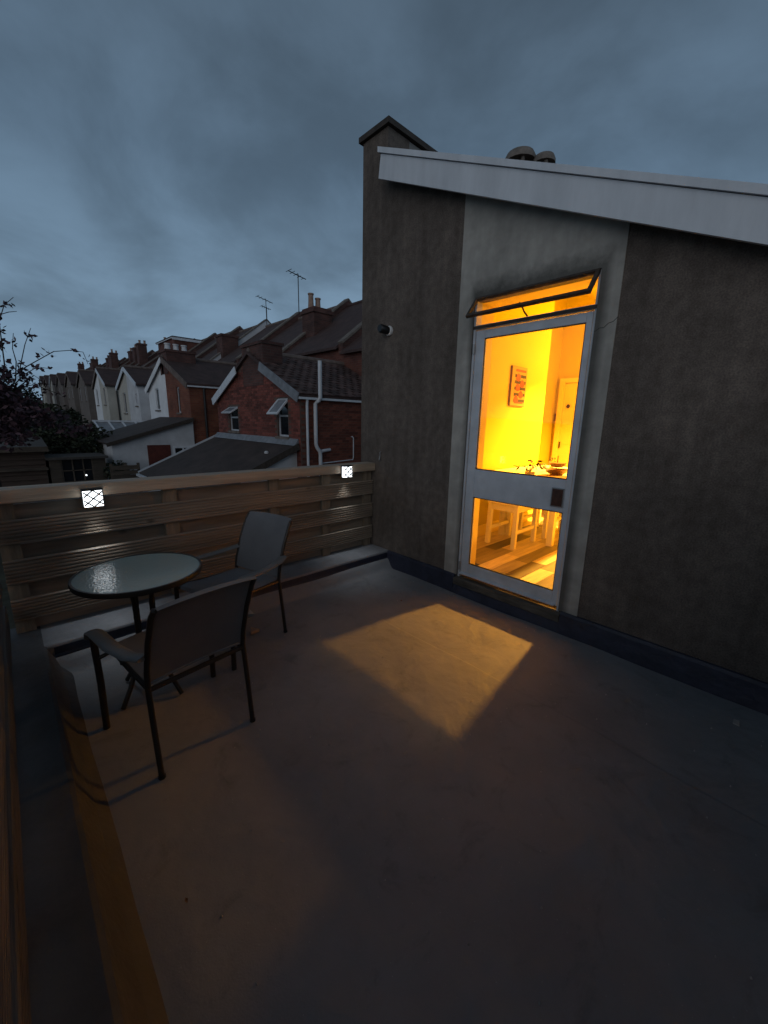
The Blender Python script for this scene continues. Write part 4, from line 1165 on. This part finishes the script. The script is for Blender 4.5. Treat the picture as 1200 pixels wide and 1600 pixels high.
# soil pipe with bends, rain pipe, small pipes
yw = i0['yo']
def pipe(pts, r_, name, m, H): 
    q = MB(); q.tube(pts, r_, 10); return q.build(name, M[m], H, smooth=True)
pipe([(3.50,yw-0.20,2.92),(3.50,yw-0.20,2.02),(3.48,yw-0.16,1.93),(3.42,yw-0.08,1.85),(3.42,yw-0.08,0.80),(3.45,yw-0.08,0.70),(3.54,yw-0.08,0.60),(3.56,yw-0.08,0.50),(3.56,yw-0.08,-2.2)], 0.052, 'soil_pipe', 'white_board', H0)
pipe([(3.17,yw-0.09,1.98),(3.17,yw-0.07,1.8),(3.17,yw-0.07,-2.2)], 0.036, 'downpipe', 'white_board', H0)
pipe([(3.60,yw-0.07,0.60),(3.90,yw-0.05,0.63),(3.92,yw,0.63)], 0.045, 'branch_pipe', 'white_board', H0)
pipe([(3.6,yw-0.03,0.26),(4.74,yw-0.03,0.31),(4.76,yw-0.03,0.38),(4.76,yw-0.03,0.93),(4.74,yw-0.01,0.98),(4.68,yw,0.98)], 0.016, 'overflow_pipe', 'white_board', H0)
# lean-to roofs
lt = MB(); lt.prism([(0.40,-0.43),(XG-0.012,0.72),(XG-0.012,0.80),(0.36,-0.36)], 1, 6.28, 11.85); lt.build('lean_to_roof', M['felt'], H0)
q = MB(); q.prism([(0.55,-2.5),(XG-0.013,-2.5),(XG-0.013,0.70),(0.55,-0.39)], 1, 6.42, 11.7); q.build('lean_to_wall', M['house_grey'], H0)
q = MB(); q.bar((0.36,11.87,-0.37),(XG-0.03,11.87,0.80),0.05,0.10); q.build('verge_trim', M['white_board'], H0)
q = MB(); q.bar((0.36,6.26,-0.42),(XG-0.03,6.26,0.745),0.035,0.16); q.build('verge_board', M['dark_timber'], H0)
q = MB(); q.box(0.28,0.37,6.28,11.85,-0.46,-0.39); q.build('lean_to_gutter', M['white_board'], H0)
q = MB(); q.prism([(XG-0.16,0.757),(XG-0.013,0.82),(XG-0.013,0.93),(XG-0.03,0.93)], 1, 6.3, 11.8); q.build('lead_flashing', M['lead'], H0)
q = MB(); q.lathe([(0.0,0.0),(0.05,0.0),(0.06,0.04),(0.03,0.07)], 0, 0, 10); o = q.build('roof_vent', M['house_grey'], H0); o.location = Vector((2.35,6.9,0.53))-WL[H0.name]
q = MB(); q.prism([(-0.02,0.40),(XG-0.012,1.32),(XG-0.012,1.42),(-0.06,0.47)], 1, 14.2, 18.9); q.build('lean_to_roof', M['felt'], H2)
q = MB(); q.prism([(0.12,-2.3),(XG-0.013,-2.3),(XG-0.013,1.30),(0.12,0.42)], 1, 14.33, 18.8); q.build('lean_to_wall', M['house_grey'], H2)
q = MB(); q.bar((-0.06,14.18,0.40),(XG-0.02,14.18,1.34),0.04,0.13); q.build('verge_board', M['dark_timber'], H2)
q = MB(); q.box(1.25,2.06,14.30,14.335,-1.7,0.36); q.build('back_door', M['brown_door'], H2)
q = MB(); ya = 14.30
q.box(2.14,2.90,ya,ya+0.028,0.22,0.30); q.box(2.14,2.90,ya,ya+0.028,-0.55,-0.47); q.box(2.14,2.22,ya,ya+0.028,-0.47,0.22); q.box(2.82,2.90,ya,ya+0.028,-0.47,0.22); q.box(2.49,2.55,ya,ya+0.028,-0.47,0.22)
wn = q.build('extension_window', M['white_board'], H2)
q = MB(); q.box(2.22,2.82,ya+0.008,ya+0.016,-0.47,0.22); q.build('pane', M['dark_glass'], wn)
# stack with white pots on the second pair
q = MB(); q.box(2.98,4.2,16.95,18.05,3.3,4.22); q.box(2.94,4.24,16.91,18.09,4.221,4.32)
ch = q.build('gable_chimney', M['brick_dark'], H2)
for dx in (0.2,0.55,0.9): pot(ch, 2.98+dx, 17.4, 4.321, 0.30, 0.13, 'house_grey')
q = MB(); q.box(XG-0.02,XG+0.5,17.56,17.8,2.0,4.1); q.build('gable_pier', M['house_white'], H3)
# conservatory
cv = thing('conservatory', 'white framed glass lean to conservatory roof between the gardens', 'conservatory', (1.6,21.0,-1.2))
q = MB(); q.box(0.62,2.9,19.3,22.6,-1.4,0.55); q.build('wall', M['house_grey'], cv)
q = MB(); q.prism([(19.2,0.60),(21.0,1.12),(22.8,0.60),(22.8,0.57),(21.0,1.09),(19.2,0.57)], 0, 0.6, 2.95); q.build('roof_glass', M['lead'], cv)
for k_ in range(5):
    x = 0.62+k_*0.575; q = MB(); q.bar((x,19.2,0.63),(x,21.0,1.15),0.07,0.05); q.build('roof_bar', M['white_board'], cv)
q = MB(); q.box(0.55,3.0,20.95,21.05,1.13,1.21); q.build('ridge_beam', M['white_board'], cv)
q = MB(); q.box(0.55,3.0,19.12,19.2,0.54,0.64); q.build('eaves_beam', M['white_board'], cv)

# aerials on the chimneys
def aerial(x, y, z0, h, label, arm=0.5):
    t = thing('tv_aerial', label, 'aerial', (x,y,z0))
    q = MB(); q.tube([(0,0,0),(0.0,0.0,h)], 0.022, 6); q.build('mast', M['dark_pipe'], t, local=True)
    q = MB(); q.tube([(-arm,0.1,h*0.96+arm*0.25),(arm*0.8,-0.1,h*0.96-arm*0.25)], 0.018, 6); q.build('boom', M['dark_pipe'], t, local=True)
    for k_ in range(5):
        u = -arm + k_*0.4*arm
        q = MB(); q.tube([(u,0.1-0.28*(1-k_*0.1),h*0.96-u*0.25),(u,0.1+0.28*(1-k_*0.1)-0.1,h*0.96-u*0.25)], 0.012, 5); q.build('rod', M['dark_pipe'], t, local=True)
    return t
aerial(7.60, 13.55, 6.06, 1.55, 'tall tv aerial on the twin pot chimney', 0.42)
aerial(9.9, 20.9, 7.0, 1.45, 'tv aerial with a long side arm above the pale parapet', 0.5)
aerial(10.3, 21.6, 7.0, 1.2, 'short tv aerial just left of a taller one above the pale parapet', 0.3)
aerial(10.2, 8.9, 7.3, 1.9, 'tv aerial showing above the pots next to the dark wall edge', 0.4)

# ================================================================== GARDENS
def leaf_cloud(mb, c, rad, n, size, bias=1.0):
    for _ in range(n):
        while True:
            p = V(rnd.uniform(-1,1),rnd.uniform(-1,1),rnd.uniform(-1,1))
            if p.length <= 1: break
        p = p * (0.55+0.45*rnd.random())
        pos = V(c[0]+p.x*rad[0], c[1]+p.y*rad[1], c[2]+p.z*rad[2])
        d = V(rnd.uniform(-1,1),rnd.uniform(-1,1),rnd.uniform(-0.8,0.8)); nn = V(rnd.uniform(-1,1),rnd.uniform(-1,1),rnd.uniform(-1,1))
        s_ = size*(0.6+0.8*rnd.random())
        leaf_quad(mb, pos, d, nn, s_, s_*0.6)
# purple leaved tree at the left
tree = thing('purple_tree', 'purple leaved plum tree with loose arching sprigs at the left edge', 'tree', (-3.0,10.0,gz(10)))
trunk = MB(); base = V(-3.0,10.0,gz(10)-0.1)
trunk.tube([base, base+V(0.05,0.05,1.2), base+V(0.0,0.1,2.2), base+V(0.1,0.0,3.0)], 0.14, 10, 0.08)
fork = base+V(0.1,0.0,3.0)
for tip in ((-2.3,10,2.2),(-3.6,10.4,2.6),(-2.9,9.5,3.1),(-2.2,10.3,1.6),(-3.4,9.6,1.9),(-2.5,9.8,2.7)):
    tv = V(*tip); trunk.tube([fork, fork.lerp(tv,0.5)+V(0,0,0.12), tv], 0.05, 7, 0.015)
trunk.build('trunk', M['bark'], tree, smooth=True)
sprigs = [[(-2.45,10,2.5),(-2.39,10,3.41),(-2.26,10,3.79),(-2.1,10,4.01)],[(-2.5,10,2.9),(-2.43,10,3.54),(-2.23,10,3.66),(-2.08,10,3.69)],[(-2.3,10,2.2),(-2.24,10,2.61),(-2.23,10,2.89),(-2.17,10,3.24)],
 [(-2.25,10,2.2),(-2.15,10,2.54),(-2.02,10,2.99),(-1.88,10,3.37)],[(-2.3,10,2.3),(-2.1,10,2.51),(-1.83,10,2.68),(-1.51,10,2.90),(-1.19,10,2.97),(-0.99,10,2.95),(-0.86,10,2.72)],[(-2.3,10,2.1),(-2.1,10,2.35),(-1.85,10,2.52),(-1.6,10,2.53)],
 [(-2.3,10,2.0),(-1.98,10,2.32),(-1.75,10,2.18)],[(-2.4,10,2.0),(-2.0,9.8,2.1),(-1.5,9.8,1.9)]]
tw = MB(); lf = MB()
for sp in sprigs:
    sp = [V(*p)+V(rnd.uniform(-.03,.03),rnd.uniform(-.25,.25),0) for p in sp]
    tw.tube(sp, 0.014, 5, 0.006)
    for a_, b_ in zip(sp[:-1], sp[1:]):
        nseg = max(1,int((b_-a_).length/0.17))
        for s_ in range(nseg):
            if rnd.random() < 0.22: continue
            p = a_.lerp(b_, (s_+rnd.random())/nseg)
            for _ in range(rnd.randint(3,8)):
                leaf_quad(lf, p+V(rnd.uniform(-.06,.06),rnd.uniform(-.06,.06),rnd.uniform(-.06,.06)), V(rnd.uniform(-1,1),rnd.uniform(-1,1),rnd.uniform(-.8,.8)), V(rnd.uniform(-1,1),rnd.uniform(-1,1),rnd.uniform(-1,1)), 0.12, 0.07)
tw.build('twigs', M['bark'], tree)
for c, rad, n_ in (((-2.75,10,1.9),(0.55,0.7,0.55),900),((-2.3,10,1.55),(0.5,0.7,0.5),900),((-3.4,10,2.3),(0.8,0.9,0.9),1200),((-1.85,10,1.35),(0.5,0.6,0.32),420),((-2.6,10,1.0),(0.6,0.8,0.5),900),((-1.35,9.9,1.1),(0.5,0.6,0.25),200),((-3.6,10,1.2),(0.8,0.8,0.8),900),((-2.45,10,2.3),(0.35,0.5,0.3),160)):
    leaf_cloud(lf, c, rad, int(n_*0.45), 0.14)
lf.build('crown', M['leaf_purple'], tree)
def bush(name, label, blobs, base_, m='leaf_green', size=0.13, trunk_h=1.0):
    t = thing(name, label, 'bush' if 'bush' in name else 'tree', base_)
    st_ = MB()
    for k_ in range(5):
        b_ = blobs[k_ % len(blobs)]
        st_.tube([V(*base_)+V(rnd.uniform(-.2,.2),rnd.uniform(-.2,.2),-0.1), (V(*base_)+V(*b_[0]))*0.5+V(rnd.uniform(-.3,.3),0,0), V(*b_[0])], 0.06, 6, 0.02)
    st_.build('stems' if 'bush' in name else 'trunk', M['bark'], t)
    l_ = MB()
    for c, rad, n_ in blobs: leaf_cloud(l_, c, rad, n_, size)
    l_.build('leaves' if 'bush' in name else 'crown', M[m], t)
    return t
bush('laurel_bush', 'dark green rounded bush spreading in the gardens left of the lean to', [((-1.0,17,0.75),(1.2,1.1,0.85),1900),((-0.2,16.6,0.35),(1.0,1.0,0.8),1500),((-1.6,16.8,0.0),(1.1,1.0,0.8),1200),((-0.5,16.5,-0.7),(1.5,1.0,0.8),1300)], (-0.8,16.8,gz(16.8)))
bush('hedge_bush', 'low dark bush against the white lean to wall', [((0.15,13.9,-0.55),(0.45,0.4,0.45),500),((0.0,13.8,-1.1),(0.5,0.4,0.5),400)], (0.1,13.9,gz(13.9)))
bush('shrub_bush', 'tall dark shrub behind the garden shed under the purple tree', [((-2.6,18,0.3),(1.3,1.0,1.0),1700),((-3.8,18,0.6),(1.5,1.0,1.2),1500)], (-2.8,18,gz(18)))
bush('garden_tree', 'brownish far tree in front of the distant gables', [((-1.3,29,0.7),(1.5,1.5,0.8),1200),((0.2,30,0.1),(1.4,1.4,0.6),800),((-2.6,28,1.3),(1.4,1.4,1.1),1200)], (-1.2,29,gz(29)), 'leaf_purple', 0.2)
bush('far_tree', 'dark distant tree on the skyline at the left edge', [((-4.5,60,5.2),(4.0,3,2.6),1600),((-1.5,62,3.4),(3.5,3,1.6),1200)], (-4,60,gz(60)), 'leaf_green', 0.4)
bush('far_tree', 'low dark tree in front of the farthest houses', [((0.2,55,1.9),(3.0,3,0.9),1000),((2.2,48,1.4),(1.6,2,0.7),600)], (1.5,54,gz(54)), 'leaf_green', 0.35)
# shed
shd = thing('garden_shed', 'brown timber garden shed with flat felt roof at the left below the rail', 'shed', (-3.1,14.9,gz(14.9)))
q = MB(); zb = gz(14)-0.2
for k_ in range(14):
    z0 = zb+0.16*k_
    if z0 > 0.22: break
    q2 = MB(); q2.prism([(13.98,z0),(14.02,z0+0.155),(14.06,z0+0.155),(14.06,z0)], 0, -4.6, -1.80); q2.build('board', M['shed_wood'], shd)
q.box(-4.6,-1.8,14.062,15.8,zb,0.2); q.build('wall', M['shed_wood'], shd)
q = MB(); q.prism([(13.8,0.34),(16.0,0.55),(16.0,0.62),(13.8,0.41)], 0, -4.75, -1.70); q.build('roof', M['shed_felt'], shd)
q = MB(); q.box(-4.75,-1.69,13.78,13.80,0.26,0.42); q.build('fascia', M['fence_dim'], shd)
q = MB(); q.box(-4.7,-1.76,13.90,13.975,-0.34,-0.26); q.build('batten', M['fence_dim'], shd)
# summerhouse with a paned window
sh2 = thing('summerhouse', 'small dark timber summerhouse with a paned window catching a spot of light', 'summerhouse', (-0.95,14.3,gz(14.3)))
q = MB(); q.box(-1.72,-1.42,14.0,15.4,gz(14)-0.2,-0.03); q.box(-0.55,-0.18,14.0,15.4,gz(14)-0.2,-0.03); q.box(-1.42,-0.55,14.0,15.4,gz(14)-0.2,-0.78); q.box(-1.42,-0.55,14.12,15.4,-0.78,-0.03)
q.build('wall', M['fence_dim'], sh2)
q = MB(); q.box(-1.80,-0.10,13.88,15.5,-0.028,0.05); q.build('roof', M['shed_felt'], sh2)
q = MB(); 
for x in (-1.42,-1.13,-0.84,-0.585): q.box(x,x+0.035,14.02,14.06,-0.78,-0.03)
q.box(-1.385,-0.585,14.02,14.059,-0.43,-0.40); 
wn = q.build('window_bars', M['fence_dim'], sh2)
q = MB(); q.box(-1.42,-0.55,14.065,14.072,-0.78,-0.03); q.build('pane', M['dark_glass'], wn)
q = MB(); q.box(-0.80,-0.76,13.985,14.0,-0.615,-0.575)  # glowing dot stands in for light reflected in the panes
gl_ = q.build('reflection_dot', M['led'], None); tag(gl_, 'tiny glowing white dot for the light reflected in the summerhouse window', 'light')
# garden fence panels
gfn = thing('garden_fence', 'low horizontal board fence between shed and lean to', 'fence', (0.0,13.4,gz(13.4)))
for k_ in range(9):
    z0 = gz(13.4)+0.02+0.165*k_
    q = MB(); q.box(-0.12,0.72,13.38,13.40,z0,z0+0.155-0.02*(k_%2)); q.build('board', M['fence_dim'], gfn)
for x in (-0.12,0.30,0.70):
    q = MB(); q.box(x-0.04,x+0.04,13.405,13.48,gz(13.4)-0.1,-0.2); q.build('post', M['fence_dim'], gfn)
